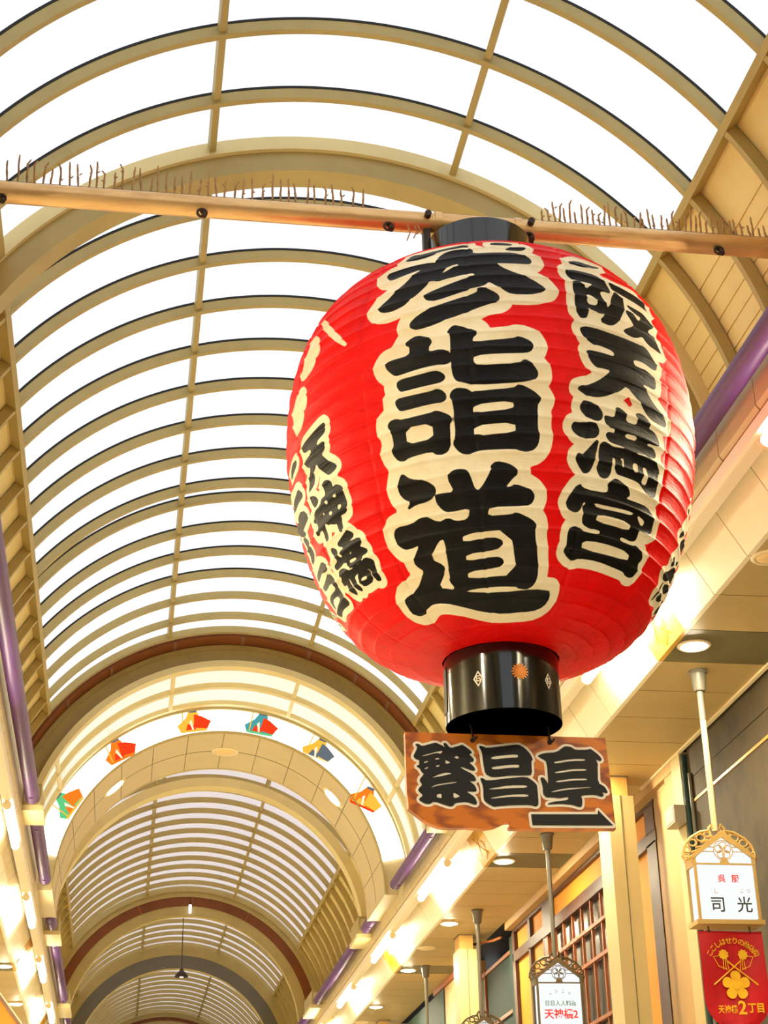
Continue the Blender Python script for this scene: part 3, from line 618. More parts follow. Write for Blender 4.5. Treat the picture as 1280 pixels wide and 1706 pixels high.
# lettering on the paper: outlines as (margin of the pale border in mm; 0 = opening, -1 = plain pale patch), then angle (mrad) and height (mm) pairs
LETTERING = [
[75,-739,4821,-697,4767,-636,4776,-535,4792,-461,4792,-446,4808,-472,4824,-593,4830,-714,4834],
[75,-535,4788,-637,4669,-744,4585,-723,4550,-667,4536,-587,4557,-468,4677,-441,4741,-462,4806],
[75,-461,4799,-439,4897,-338,4917,-266,4910,-266,4859,-124,4858,-50,4861,25,4821,36,4788,15,4758,-56,4755,-163,4766,-99,4706,15,4644,75,4586,61,4562,-4,4539,-90,4539,-131,4570,-193,4632,-201,4616,-216,4601,-332,4562,-441,4533,-486,4546,-502,4577,-480,4591,-391,4623,-287,4659,-246,4675,-271,4704,-391,4668,-437,4662,-472,4678],
[0,-424,4717,-379,4769,-340,4779,-332,4765,-393,4734],
[52,-654,4940,-654,4913,-544,4890,-460,4913,-446,4936,-341,4949,-288,4956,-298,4977,-433,4962,-562,4953,-630,4975],
[52,-158,4978,-37,4972,-47,4946,-161,4952],
[52,-86,4898,29,4945,28,4911,-3,4888,-79,4886],
[75,-567,4425,-563,4390,-530,4373,-449,4382,-335,4417,-200,4475,-157,4483,-148,4518,-161,4544,-224,4582,-245,4577,-243,4553,-333,4521,-449,4489,-530,4457],
[75,-691,4207,-677,4225,-569,4225,-568,4285,-587,4291,-577,4315,-536,4337,-480,4307,-465,4284,-472,4269,-481,4261,-482,4221,-422,4227,-378,4194,-377,4161,-401,4143,-448,4151,-535,4144,-631,4134,-650,4142,-682,4182],
[75,-633,4104,-641,4081,-627,4049,-611,4041,-460,4049,-430,4053,-414,4068,-416,4086,-433,4103,-457,4111,-537,4105],
[75,-652,4007,-653,3980,-636,3947,-621,3939,-461,3945,-431,3940,-415,3958,-416,3985,-433,4007,-456,4015,-481,4008,-575,4006],
[75,-710,3887,-696,3906,-664,3909,-632,3895,-490,3898,-464,3906,-412,3877,-395,3855,-396,3838,-409,3834,-411,3734,-427,3701,-454,3690,-485,3695,-502,3714,-630,3709,-646,3697,-679,3707,-702,3744,-697,3769,-688,3776,-689,3853],
[0,-619,3848,-487,3845,-488,3769,-622,3769],
[75,-392,4319,-370,4352,-352,4355,-266,4313,-261,4292,-282,4275,-282,4242,-100,4258,-73,4272,-24,4249,-12,4223,-21,4193,-45,4183,-121,4179,-283,4171,-283,4134,-268,4107,-74,4113,-58,4140,-41,4137,1,4087,3,4059,-15,4034,-80,4021,-215,4013,-290,4019,-348,4036,-367,4057,-377,4097,-377,4228,-376,4312],
[75,-396,3968,-386,3994,-361,4006,-315,3994,-295,3975,-111,3985,-81,4009,-17,3975,11,3943,9,3927,-5,3910,-5,3785,4,3753,-2,3715,-21,3686,-58,3672,-86,3678,-108,3690,-298,3689,-317,3672,-348,3673,-372,3691,-394,3722,-395,3738,-380,3758,-380,3939],
[0,-294,3913,-113,3921,-110,3881,-297,3871],
[0,-298,3809,-106,3815,-106,3763,-296,3753],
[75,-670,3637,-633,3600,-551,3575,-516,3547,-511,3524,-525,3498,-567,3486,-627,3485,-682,3469,-643,3498,-681,3519,-704,3553,-700,3592,-683,3627],
[75,-794,3378,-768,3402,-675,3399,-590,3419,-523,3381,-468,3395,-427,3375,-361,3377,-340,3429,-459,3421,-489,3437,-515,3472,-514,3503,-498,3506,-411,3502,-443,3576,-416,3601,-386,3606,-350,3600,-335,3579,-314,3503,-285,3502,-220,3596,-230,3609,-202,3631,-141,3616,-106,3590,-103,3568,-123,3556,-168,3507,-138,3507,-111,3522,-36,3495,-16,3472,-28,3441,-56,3428,-250,3426,-264,3382,-133,3387,-108,3397,-25,3367,0,3345,-11,3322,38,3159,33,3129,13,3107,-32,3098,-81,3101,-100,3108,-427,3107,-461,3097,-233,3083,139,3100,162,3078,146,3048,61,3031,-183,3023,-345,3031,-543,3060,-655,3078,-731,3081,-781,3072,-832,3059,-893,3057,-939,3073,-921,3120,-779,3138,-672,3196,-721,3232,-721,3249,-652,3310,-711,3303,-755,3306,-787,3333],
[0,-613,3240,-544,3308,-507,3310,-525,3162,-543,3146,-508,3108,-628,3127,-542,3182,-545,3207],
[0,-402,3316,-141,3324,-98,3144,-412,3142,-410,3168,-208,3173,-178,3188,-185,3209,-221,3219,-404,3209,-402,3235,-219,3242,-181,3262,-186,3285,-238,3297,-407,3285],
[52,230,4827,355,4825,498,4894,396,4872,319,4876],
[52,207,4746,222,4767,284,4776,396,4783,436,4749,454,4692,440,4662,399,4661,372,4647,390,4584,403,4532,468,4671,497,4698,530,4666,523,4616,490,4543,443,4468,397,4430,338,4439,378,4492,337,4484,302,4491,280,4514,271,4457,259,4436,235,4435,213,4471,222,4567,233,4674,243,4686,280,4685,292,4648,297,4636,359,4697,266,4695,218,4709],
[0,290,4607,328,4600,348,4568,334,4538,284,4534],
[52,464,4754,518,4744,699,4781,764,4771,760,4685,688,4690,578,4698,501,4707,476,4709,471,4729],
[52,546,4631,605,4631,682,4633,731,4596,730,4567,695,4545,657,4503,728,4464,754,4413,706,4394,634,4411,606,4453,561,4421,520,4405,485,4414,474,4430,558,4488,548,4526,515,4567,531,4578,581,4567,608,4543,634,4575,567,4605],
[52,221,4352,234,4374,300,4378,393,4374,562,4372,605,4378,644,4353,679,4308,677,4276,648,4265,570,4278,507,4269,510,4228,557,4227,581,4233,616,4223,658,4197,658,4163,641,4146,597,4147,550,4147,584,4108,639,4064,746,4002,747,3987,725,3972,641,3968,597,3983,537,4034,457,4101,417,4058,368,4026,322,4001,277,3988,230,3993,192,4011,198,4023,260,4047,323,4096,376,4157,312,4155,289,4152,260,4183,244,4227,251,4236,331,4238,396,4236,398,4274,299,4284,285,4277,248,4297],
[52,204,3930,225,3962,277,3944,313,3918,319,3897,310,3876,292,3867,261,3870,217,3893,204,3913],
[52,161,3814,171,3837,196,3835,261,3850,288,3843,303,3821,301,3801,282,3780,251,3772,207,3769,176,3789],
[52,298,3777,296,3735,281,3650,266,3615,246,3602,225,3609,186,3658,189,3674,202,3690,221,3681,254,3719],
[52,330,3895,337,3901,391,3901,389,3950,402,3962,432,3956,453,3942,455,3901,532,3905,527,3948,516,3960,538,3975,572,3973,607,3949,610,3930,600,3915,645,3911,680,3891,695,3861,678,3848,594,3839,599,3821,647,3825,676,3805,670,3783,614,3776,527,3770,527,3750,655,3771,721,3729,705,3701,724,3621,709,3595,678,3585,647,3590,588,3625,558,3633,454,3632,422,3633,405,3663,411,3702,389,3712,383,3679,386,3631,369,3603,346,3593,325,3598,304,3638,312,3656,311,3747,329,3767,348,3767,373,3750,462,3758,461,3772,372,3775,351,3793,344,3809,354,3822,393,3822,392,3848,358,3848,338,3863],
[0,455,3841,527,3846,525,3823,454,3821],
[0,433,3712,459,3714,461,3669,445,3669,451,3695],
[0,519,3712,555,3716,557,3670,522,3666],
[0,589,3714,625,3711,634,3628,590,3631,601,3671],
[52,152,3462,216,3553,257,3523,386,3527,383,3559,374,3568,396,3590,420,3607,472,3591,517,3570,525,3550,503,3540,509,3528,558,3530,672,3535,733,3504,761,3467,766,3443,732,3419,672,3417,637,3419,650,3395,645,3370,607,3359,550,3362,518,3359,526,3336,635,3337,659,3348,737,3322,761,3309,734,3287,753,3252,744,3228,711,3217,664,3218,641,3228,558,3229,416,3236,280,3231,246,3218,210,3226,176,3247,178,3258,191,3269,182,3328,193,3346,226,3356,250,3350,275,3335,376,3337,382,3360,339,3364,308,3360,263,3374,256,3395,257,3429,249,3443,270,3469,247,3473,240,3442,219,3419,196,3414,165,3429],
[0,306,3473,398,3473,580,3481,559,3465,457,3460,333,3456],
[0,336,3427,566,3430,575,3394,337,3392],
[0,604,3479,673,3470,679,3457,661,3438,621,3463],
[0,282,3302,391,3311,629,3306,639,3269,284,3265],
[45,-1319,4041,-1230,4048,-1107,4067,-1088,4048,-1086,4023,-1103,4008,-1178,3997,-1181,3968,-1118,3969,-1104,3938,-1122,3923,-1159,3913,-1111,3858,-1048,3808,-1066,3793,-1110,3789,-1131,3794,-1166,3828,-1206,3884,-1220,3895,-1258,3810,-1303,3794,-1347,3791,-1306,3833,-1275,3903,-1307,3915,-1321,3950,-1245,3959,-1240,3991,-1320,4001],
[45,-1179,3774,-1155,3770,-1116,3751,-1118,3716,-1084,3720,-1039,3689,-1045,3648,-1039,3602,-1054,3569,-1117,3570,-1127,3531,-1381,3634,-1360,3657,-1243,3679,-1240,3701,-1184,3704,-1187,3755],
[0,-1123,3678,-1099,3680,-1095,3665,-1119,3661],
[0,-1204,3672,-1180,3677,-1174,3663,-1195,3656],
[0,-1117,3623,-1087,3622,-1089,3603,-1114,3598],
[0,-1202,3619,-1176,3619,-1168,3603,-1196,3599],
[0,-1259,3636,-1244,3636,-1241,3626,-1256,3626],
[45,-1336,3758,-1280,3739,-1262,3706,-1310,3690,-1334,3724],
[45,-1754,3916,-1605,3888,-1477,3876,-1428,3831,-1436,3811,-1554,3822,-1762,3864,-1757,3887],
[45,-1618,3755,-1480,3756,-1428,3698,-1514,3695,-1613,3738],
[45,-1598,4006,-1485,4023,-1422,4016,-1444,3991,-1579,3985],
[45,-1356,3665,-1107,3563,-1121,3537,-1119,3506,-1134,3494,-1156,3506,-1161,3556,-1201,3568,-1235,3567,-1248,3586,-1273,3577,-1272,3509,-1290,3500,-1307,3515,-1303,3577,-1371,3565,-1386,3575,-1332,3605,-1366,3633],
[45,-1293,3462,-1271,3459,-1243,3439,-1251,3404,-1214,3387,-1245,3367,-1331,3366,-1343,3386,-1274,3392,-1284,3427,-1301,3449],
[45,-1219,3460,-1183,3468,-1112,3484,-1096,3487,-1063,3464,-1068,3451,-1111,3443,-1119,3432,-1036,3433,-1015,3416,-1021,3407,-1055,3395,-1007,3370,-1006,3359,-1033,3353,-1060,3353,-1063,3336,-1079,3330,-1176,3326,-1208,3351,-1196,3366,-1273,3377,-1208,3393,-1224,3421,-1181,3421,-1171,3433,-1209,3447],
[0,-1152,3391,-1124,3393,-1130,3386,-1145,3385],
[0,-1174,3363,-1104,3359,-1111,3347,-1173,3348],
[45,-1316,3353,-1265,3351,-1227,3335,-1211,3319,-1079,3323,-1031,3331,-996,3316,-989,3305,-998,3290,-994,3228,-1010,3223,-1036,3231,-1035,3286,-1063,3293,-1202,3297,-1203,3258,-1188,3228,-1202,3223,-1237,3242,-1255,3314,-1270,3277,-1254,3250,-1260,3227,-1278,3226,-1314,3254,-1306,3289,-1338,3288,-1359,3306,-1309,3320,-1328,3338],
[45,-1161,3289,-1089,3290,-1048,3280,-1053,3235,-1153,3231,-1176,3257],
[0,-1146,3267,-1092,3266,-1087,3251,-1148,3253],
[38,-1782,3770,-1610,3751,-1416,3693,-1493,3686,-1677,3696,-1776,3748],
[38,-1621,3686,-1550,3674,-1550,3653,-1615,3666],
[38,-1663,3667,-1572,3644,-1530,3550,-1589,3499,-1662,3531,-1601,3573],
[38,-1688,3459,-1554,3460,-1472,3464,-1406,3417,-1433,3403,-1532,3421,-1655,3433,-1697,3441],
[38,-1551,3383,-1439,3392,-1399,3328,-1431,3307,-1409,3237,-1423,3222,-1556,3233,-1665,3228,-1701,3257,-1480,3260,-1493,3293,-1624,3306,-1662,3261,-1691,3309,-1616,3320,-1446,3308,-1458,3352,-1626,3362,-1676,3390],
[38,-1913,3335,-1837,3279,-1856,3236,-1954,3285,-1934,3306],
[-1,-1197,4652,-1157,4584,-1149,4513,-1195,4436,-1276,4413,-1333,4442,-1367,4485,-1300,4633,-1299,4718],
[-1,-1292,4391,-1251,4346,-1236,4291,-1251,4212,-1334,4119,-1409,4143,-1464,4331,-1387,4382],
[-1,-1269,4792,-1200,4783,-914,4446,-945,4431],
[-1,1188,3789,1179,3717,1148,3632,1049,3550,1106,3518,1133,3480,1039,3418,1085,3376,992,3345,997,3318,1066,3269,1027,3251,1084,3181,1271,3217,1356,3191,1458,3324,1392,3459,1346,3621,1301,3845],
[20,1179,3728,1264,3745,1223,3702],
[20,1168,3605,1239,3613,1138,3542,1121,3558],
[20,1205,3563,1348,3622,1360,3562,1375,3517,1202,3496],
[20,1116,3421,1161,3453,1209,3437,1144,3392],
[20,1237,3456,1355,3492,1288,3445],
[20,1055,3330,1132,3360,1163,3378,1191,3400,1262,3423,1330,3399,1370,3379,1215,3352,1159,3321,1085,3311],
[20,1105,3211,1120,3301,1152,3308,1125,3215],
[20,1182,3296,1188,3316,1379,3354,1295,3297],
[20,1160,3231,1180,3269,1288,3283,1265,3245],
[20,1366,3217,1333,3279,1469,3316,1473,3249]]
def profile(z):
    u = np.where(z > ZM, (z - ZM) / H1, (ZM - z) / H2); q = np.where(z > ZM, Q1, Q2)
    return RM * np.maximum(1 - np.minimum(u, 1) ** q, 1e-9) ** (1 / EP)
zs = np.concatenate([ZM - H2 * np.sin(np.linspace(1, 0, 3000) * PI / 2) ** 0.8, ZM + H1 * np.sin(np.linspace(0, 1, 3000)[1:] * PI / 2)])
rs = profile(zs); ok = rs > 0.298; zs, rs = zs[ok], rs[ok]
arc_len = np.concatenate([[0], np.cumsum(np.hypot(np.diff(zs), np.diff(rs)))])
HOOPS = 34; PER = 12; NR = HOOPS * PER; NC = 640
ss = np.linspace(0, arc_len[-1], NR + 1)
zr = np.interp(ss, arc_len, zs); rr_ = np.interp(ss, arc_len, rs)
th = -PI + 2 * PI * np.arange(NC) / NC
frac = (np.arange(NR + 1) % PER) / PER
sag = -0.006 * np.sin(PI * frac)
ridge = 0.0045 * np.exp(-(np.minimum(frac, 1 - frac) * (arc_len[-1] / HOOPS) / 0.006) ** 2)
TH, SS = np.meshgrid(th, ss); U = RM * TH
seams = math.radians(-17) + np.arange(-6, 7) * math.radians(30.5)
seam_d = np.min(np.abs(TH[..., None] - seams), axis=-1) * RM
rng = np.random.default_rng(3)
ridge = ridge[:, None]
wr = np.zeros_like(TH)
for k in range(40):
    fx, fy, ph = rng.uniform(1, 26), rng.uniform(-40, 40), rng.uniform(0, 6.28)
    wr += np.sin(TH * fx + SS * fy + ph) * 0.00022
rad = rr_[:, None] + sag[:, None] * (0.75 + 0.5 * np.sin(TH * 7 + SS * 3) ** 2) + ridge - 0.006 * np.exp(-(seam_d / 0.012) ** 2) + wr
X = LX + rad * np.sin(TH); Yy = LY - rad * np.cos(TH); Z = np.repeat(zr[:, None], NC, 1)
def rounded(pts, q=0.22):
    out_ = []
    for i in range(len(pts)):
        a, b_ = pts[i], pts[(i + 1) % len(pts)]
        out_.append((a[0] + (b_[0] - a[0]) * q, a[1] + (b_[1] - a[1]) * q)); out_.append((a[0] + (b_[0] - a[0]) * (1 - q), a[1] + (b_[1] - a[1]) * (1 - q)))
    return out_
def poly_sd(pts, u, v):
    d2 = np.full(u.shape, 1e9); inside = np.zeros(u.shape, bool); n = len(pts)
    for i in range(n):
        (ax, ay), (bx, by) = pts[i], pts[(i + 1) % n]; ex, ey = bx - ax, by - ay
        L2 = ex * ex + ey * ey + 1e-12
        t = np.clip(((u - ax) * ex + (v - ay) * ey) / L2, 0, 1)
        d2 = np.minimum(d2, (u - ax - t * ex) ** 2 + (v - ay - t * ey) ** 2)
        if abs(ey) > 1e-12:
            c = ((ay > v) != (by > v)) & (u < ex * (v - ay) / ey + ax); inside ^= c
    d = np.sqrt(d2); return np.where(inside, -d, d)
ink = np.full(TH.shape, 1.0); pale = np.full(TH.shape, 1.0); hole = np.full(TH.shape, 1.0)
for row in LETTERING:
    m_, vals = row[0], row[1:]
    pts = [(RM * vals[i] / 1000.0, float(np.interp(vals[i + 1] / 1000.0, zs, arc_len))) for i in range(0, len(vals), 2)]
    pts = rounded(pts)
    us, vs_ = [p[0] for p in pts], [p[1] for p in pts]; g = 0.16
    c0, c1 = np.searchsorted(U[0], min(us) - g), np.searchsorted(U[0], max(us) + g); r0, r1 = np.searchsorted(ss, min(vs_) - g), np.searchsorted(ss, max(vs_) + g)
    sl = (slice(max(0, r0), r1 + 1), slice(max(0, c0), c1 + 1))
    d = poly_sd(pts, U[sl], SS[sl])
    if m_ > 0:
        ink[sl] = np.minimum(ink[sl], d - 0.004); pale[sl] = np.minimum(pale[sl], d - m_ / 1000.0)
    elif m_ == 0: hole[sl] = np.minimum(hole[sl], d)
    else: pale[sl] = np.minimum(pale[sl], d)
ink = np.maximum(ink, -hole)
lantern = thing('paper_lantern', 'giant red paper lantern with bold black brush characters hanging from the spiked pole', 'lantern', (LX, LY, 2.63))
co = np.stack([X - LX, Yy - LY, Z - 2.63], -1).reshape(-1, 3)
me = bpy.data.meshes.new('paper_shade')
ii = np.arange(NR)[:, None] * NC + np.arange(NC)[None, :]; jj = np.arange(NR)[:, None] * NC + (np.arange(NC)[None, :] + 1) % NC
quads = np.stack([ii, jj, jj + NC, ii + NC], -1).reshape(-1, 4)
me.vertices.add(len(co)); me.vertices.foreach_set('co', co.ravel().astype(np.float32))
me.loops.add(quads.size); me.loops.foreach_set('vertex_index', quads.ravel().astype(np.int32))
me.polygons.add(len(quads)); me.polygons.foreach_set('loop_start', np.arange(0, quads.size, 4, dtype=np.int32))
me.polygons.foreach_set('use_smooth', np.ones(len(quads), bool))
me.update(calc_edges=True)
for nm, arr in (('ink', ink), ('pale', pale)):
    at = me.attributes.new(nm, 'FLOAT', 'POINT'); at.data.foreach_set('value', arr.ravel().astype(np.float32))
m, nt, out = new_mat('painted lantern paper')
def attr(nm):
    a = nt.nodes.new('ShaderNodeAttribute'); a.attribute_name = nm; return a.outputs['Fac']
v = coords(nt, (1, 1, 1))
nz = node(nt, 'ShaderNodeTexNoise', Scale=5.0, Detail=6.0, Roughness=0.65); nt.links.new(v, nz.inputs['Vector'])
nz2 = node(nt, 'ShaderNodeTexNoise', Scale=26.0, Detail=4.0, Roughness=0.6); nt.links.new(v, nz2.inputs['Vector'])
dirt = ramp(nt, nz.outputs['Fac'], 0.42, 0.78)
red = mix_rgb(nt, dirt, lin((238, 8, 5)), lin((214, 3, 3)))
crm = mix_rgb(nt, dirt, lin((252, 238, 208)), lin((240, 214, 168)))
blk = mix_rgb(nt, dirt, lin((16, 14, 13)), lin((30, 27, 25)))
step = lambda val: ramp(nt, val, 0.0015, -0.0015)
c1 = mix_rgb(nt, step(attr('pale')), red, crm)
c2 = mix_rgb(nt, step(attr('ink')), c1, blk)
b = node(nt, 'ShaderNodeBsdfPrincipled'); b.inputs['Roughness'].default_value = 0.45; b.inputs['Specular IOR Level'].default_value = 0.14
nt.links.new(c2, b.inputs['Base Color'])
bp = node(nt, 'ShaderNodeBump'); bp.inputs['Strength'].default_value = 0.25; bp.inputs['Distance'].default_value = 0.012
v3 = coords(nt, (2.2, 2.2, 16.0))
nz3 = node(nt, 'ShaderNodeTexNoise', Scale=3.4, Detail=5.0, Roughness=0.6, Distortion=0.6); nt.links.new(v3, nz3.inputs['Vector'])
hs = nt.nodes.new('ShaderNodeMath'); hs.operation = 'MULTIPLY_ADD'; hs.inputs[1].default_value = 1.6; nt.links.new(nz3.outputs['Fac'], hs.inputs[0]); nt.links.new(nz2.outputs['Fac'], hs.inputs[2])
nt.links.new(hs.outputs[0], bp.inputs['Height']); nt.links.new(bp.outputs[0], b.inputs['Normal'])
nt.links.new(b.outputs[0], out.inputs[0])
me.materials.append(m)
shade = bpy.data.objects.new('paper_shade', me); COL.objects.link(shade); shade.parent = lantern
shade['label'] = 'red pleated paper body with pale-edged black characters'
def ring_part(name, z0, z1, r, t, mat, lbl):
    o = MB().lathe([(r, z0), (r, z1), (r - t, z1), (r - t, z0), (r, z0)], n=72).build(name, mat, lantern, smooth=40); o['label'] = lbl; return o
br = ring_part('bottom_ring', 0.0, 0.345, 0.298, 0.018, M['black_lacquer'], 'glossy black lacquered ring under the paper')
MB().lathe([(0.279, 0.001), (0.279, 0.10), (0.0, 0.10)], n=48).build('inner_lining', M['brown_inner'], lantern)
ring_part('top_ring', 5.15 - 2.63, 5.575 - 2.63, 0.305, 0.018, M['black_lacquer'], 'glossy black ring above the paper')
MB().lathe([(0.0, 2.70), (0.285, 2.70)], n=48).build('top_cap', M['black_lacquer'], lantern)
# crest flower and diamond marks on the bottom ring
def on_ring(ang, u, v): return (0.3015 * math.sin(ang + u / 0.3), -0.3015 * math.cos(ang + u / 0.3), v)
fl = MB(); A0 = 0.085; VC = 0.19
for k in range(16):
    a = 2 * PI * k / 16
    pts = [on_ring(A0, s * math.cos(a) - t * math.sin(a), VC + s * math.sin(a) + t * math.cos(a)) for s, t in ((0.008, -0.0022), (0.034, -0.0052), (0.044, -0.0028), (0.044, 0.0028), (0.034, 0.0052), (0.008, 0.0022))]
    fl.add(pts, [tuple(range(6))])
fl.add([on_ring(A0, 0.009 * math.cos(q * PI / 6), VC + 0.009 * math.sin(q * PI / 6)) for q in range(12)], [tuple(range(12))])
o = fl.build('crest_flower', M['gold'], br, fix=False); o['label'] = 'gold sixteen-petalled flower crest'
for ang, lb in ((-0.63, 'pale diamond mark left of the flower crest'), (0.66, 'pale diamond mark right of the flower crest')):
    d = MB()
    outer = [(0, 0.043), (0.027, 0), (0, -0.043), (-0.027, 0)]; inner = [(0, 0.031), (0.019, 0), (0, -0.031), (-0.019, 0)]
    for i in range(4):
        j = (i + 1) % 4
        d.add([on_ring(ang, outer[i][0], 0.165 + outer[i][1]), on_ring(ang, outer[j][0], 0.165 + outer[j][1]), on_ring(ang, inner[j][0], 0.165 + inner[j][1]), on_ring(ang, inner[i][0], 0.165 + inner[i][1])], [(0, 1, 2, 3)])
    for a, c in (((-0.008, 0.014), (0.008, 0.014)), ((-0.008, 0.014), (-0.008, -0.012)), ((-0.008, -0.012), (0.010, -0.012)), ((0.010, -0.012), (0.010, 0.002)), ((-0.002, 0.001), (0.010, 0.002))):
        d.tube([on_ring(ang, a[0], 0.165 + a[1]), on_ring(ang, c[0], 0.165 + c[1])], 0.0032, 6)
    o = d.build('diamond_mark', M['white_paint'], br, fix=False); o['label'] = lb
for x in (-0.31, 0.31):
    hb = MB().box(x - 0.02, x + 0.02, -0.03, 0.03, 2.56, 3.14)
    hb.tube([(x, -0.1, 3.10), (x, 0.1, 3.10)], 0.02, 10)
    hb.build('hanger_strap', M['iron'], lantern)
for x in (-0.24, 0.24): MB().tube([(x - 0.02, 0, 3.094), (x + 0.02, 0, 3.094)], 0.072, 24).build('pole_clamp', M['bronze'], lantern, smooth=50)
ht = MB().box(-0.30, -0.262, -0.035, 0.035, 0.06, 0.30).build('side_handle', M['iron'], lantern)
# loose cord ends under the pole
cd = MB()
for x, h in ((-0.43, 0.12), (-0.39, 0.1), (-0.37, 0.07)): cd.tube([(x, -0.06, 3.03), (x + 0.012, -0.07, 3.03 - h * 0.5), (x - 0.008, -0.07, 3.03 - h)], 0.004, 5)
cd.build('cord_ends', M['wire'], lantern)

# ------------------------------------------------------------------ wooden sign under the lantern
BOARD = {'han':[[1365,2452,1381,2483,1388,2501,1376,2516,1393,2519,1412,2506,1466,2523,1484,2526,1522,2509,1530,2500,1520,2524,1535,2527,1556,2499,1609,2516,1618,2520,1655,2495,1668,2478,1650,2471,1675,2447,1672,2432,1648,2429,1673,2407,1681,2388,1664,2385,1608,2406,1604,2399,1671,2364,1683,2338,1674,2331,1644,2333,1673,2312,1683,2286,1676,2277,1625,2280,1671,2251,1682,2221,1673,2210,1627,2226,1571,2219,1557,2201,1536,2201,1465,2225,1443,2210,1418,2211,1384,2232,1411,2254,1386,2275,1388,2288,1408,2307,1394,2327,1398,2340,1418,2362,1406,2372,1396,2392,1379,2402,1396,2411,1394,2422,1397,2433,1378,2439],[1410,2458,1508,2486,1517,2482,1505,2469,1486,2474,1412,2452],[1418,2425,1440,2433,1442,2426,1420,2418],[1476,2444,1496,2449,1498,2441,1478,2437],[1421,2392,1439,2401,1441,2394,1423,2386],[1480,2407,1497,2413,1497,2403,1479,2400],[1528,2439,1557,2425,1529,2416],[1572,2453,1589,2462,1602,2450,1588,2445],[1453,2343,1495,2364,1534,2374,1564,2368,1503,2353],[1446,2291,1476,2311,1580,2328,1584,2322,1485,2305],[1481,2261,1502,2265,1504,2240,1476,2245],[1562,2274,1600,2252,1563,2240]],
'shou_top':[[1702,2516,1720,2515,1743,2505,1866,2523,1908,2528,1943,2510,1969,2478,1980,2450,1970,2445,1970,2371,1940,2368,1857,2366,1792,2356,1761,2355,1730,2370,1722,2423,1718,2483],[1764,2461,1863,2475,1904,2476,1903,2460,1862,2458,1766,2446],[1764,2408,1860,2422,1907,2424,1906,2407,1860,2406,1766,2393]],
'shou_low':[[1701,2349,1718,2348,1735,2335,1857,2353,1940,2361,1970,2343,1992,2321,1993,2302,1995,2220,1981,2208,1953,2217,1849,2213,1780,2206,1766,2202,1729,2222,1715,2240,1716,2305],[1746,2296,1855,2316,1941,2318,1940,2304,1854,2300,1747,2290],[1753,2250,1852,2268,1944,2272,1944,2258,1851,2256,1756,2243]],
'tei':[[2002,2472,2040,2487,2105,2493,2149,2527,2182,2524,2204,2508,2274,2512,2284,2517,2328,2483,2340,2460,2330,2452,2308,2463,2317,2436,2314,2421,2310,2338,2343,2320,2357,2292,2352,2285,2327,2292,2335,2273,2325,2266,2284,2277,2214,2271,2222,2248,2217,2214,2201,2211,2169,2222,2110,2226,2045,2221,2041,2225,2069,2235,2148,2246,2151,2260,2145,2262,2107,2254,2071,2258,2034,2257,2021,2275,2022,2312,2011,2358,2027,2361,2040,2345,2052,2322,2051,2443,2028,2456],[2088,2444,2187,2461,2252,2463,2253,2452,2186,2450,2089,2433],[2089,2391,2183,2408,2255,2410,2254,2400,2182,2397,2090,2381],[2092,2344,2179,2358,2254,2360,2254,2351,2178,2347,2092,2335],[2061,2288,2129,2306,2259,2317,2285,2313,2222,2308,2129,2296,2068,2283]],
'arrow':[[1953,2169,2297,2176,2299,2197,2371,2121,1957,2114]],
'outline':[[1328,2580,1838,2579,2368,2578,2378,2339,2385,2103,2179,2098,1842,2094,1837,2106,1849,2127,1823,2127,1801,2117,1758,2099,1702,2091,1622,2097,1536,2093,1486,2096,1445,2110,1406,2133,1370,2160,1336,2188,1335,2218,1330,2261]]}
def loops(key):
    return [[(l[i] / 1000.0, l[i + 1] / 1000.0) for i in range(0, len(l), 2)] for l in BOARD[key]]
BX, BZ, BY = 1.86, 2.35, 7.78
wb = thing('wooden_sign', 'orange-brown wooden sign board with three black characters and an arrow under the lantern', 'sign', (BX, BY, BZ))
def at_board(ls): return [[(x - BX, z - BZ) for x, z in l] for l in ls]
MB().sheet_xz(at_board(loops('outline')), 0.0, 0.045).build('board', M['plank'], wb)
for key, nm, lb in (('han', 'character', 'leftmost black character with pale outline'), ('shou_top', 'character', 'upper half of the middle character'), ('shou_low', 'character', 'lower half of the middle character'), ('tei', 'character', 'rightmost black character with pale outline'), ('arrow', 'arrow', 'long black half-arrow pointing right')):
    ls = at_board(loops(key))
    if key != 'arrow': ls = [rounded(l, 0.2) for l in ls]
    bm_ = MB().band_xz(ls[0], 0.0135, -0.0022); bm_.sheet_xz([ls[0]], -0.0030, -0.0026)
    c = bm_.build(nm + '_outline', M['white_paint'], wb, fix=False)
    c = MB().sheet_xz(ls, -0.006, -0.0034).build(nm, M['black_paint'], wb); c['label'] = lb
for x0, z0, x1 in ((1.655, 2.70, 1.672), (2.075, 2.70, 2.073)):
    h = MB()
    h.tube([(x0 - BX, 0.06, z0 - BZ + 0.03), (x0 - BX, 0.03, z0 - BZ - 0.03), (x1 - BX, 0.0, 2.615 - BZ), (x1 - BX, -0.012, 2.56 - BZ), (x1 - BX + 0.012, -0.018, 2.545 - BZ), (x1 - BX + 0.022, -0.012, 2.56 - BZ)], 0.006, 8)
    h.tube([(x0 - BX + 0.03, 0.05, z0 - BZ + 0.015), (x0 - BX - 0.03, 0.05, z0 - BZ + 0.015)], 0.008, 8)
    h.tube([(x1 - BX, -0.004, 2.545 - BZ), (x1 - BX, 0.002, 2.545 - BZ)], 0.012, 10)
    h.build('hook', M['iron'], wb, smooth=50)

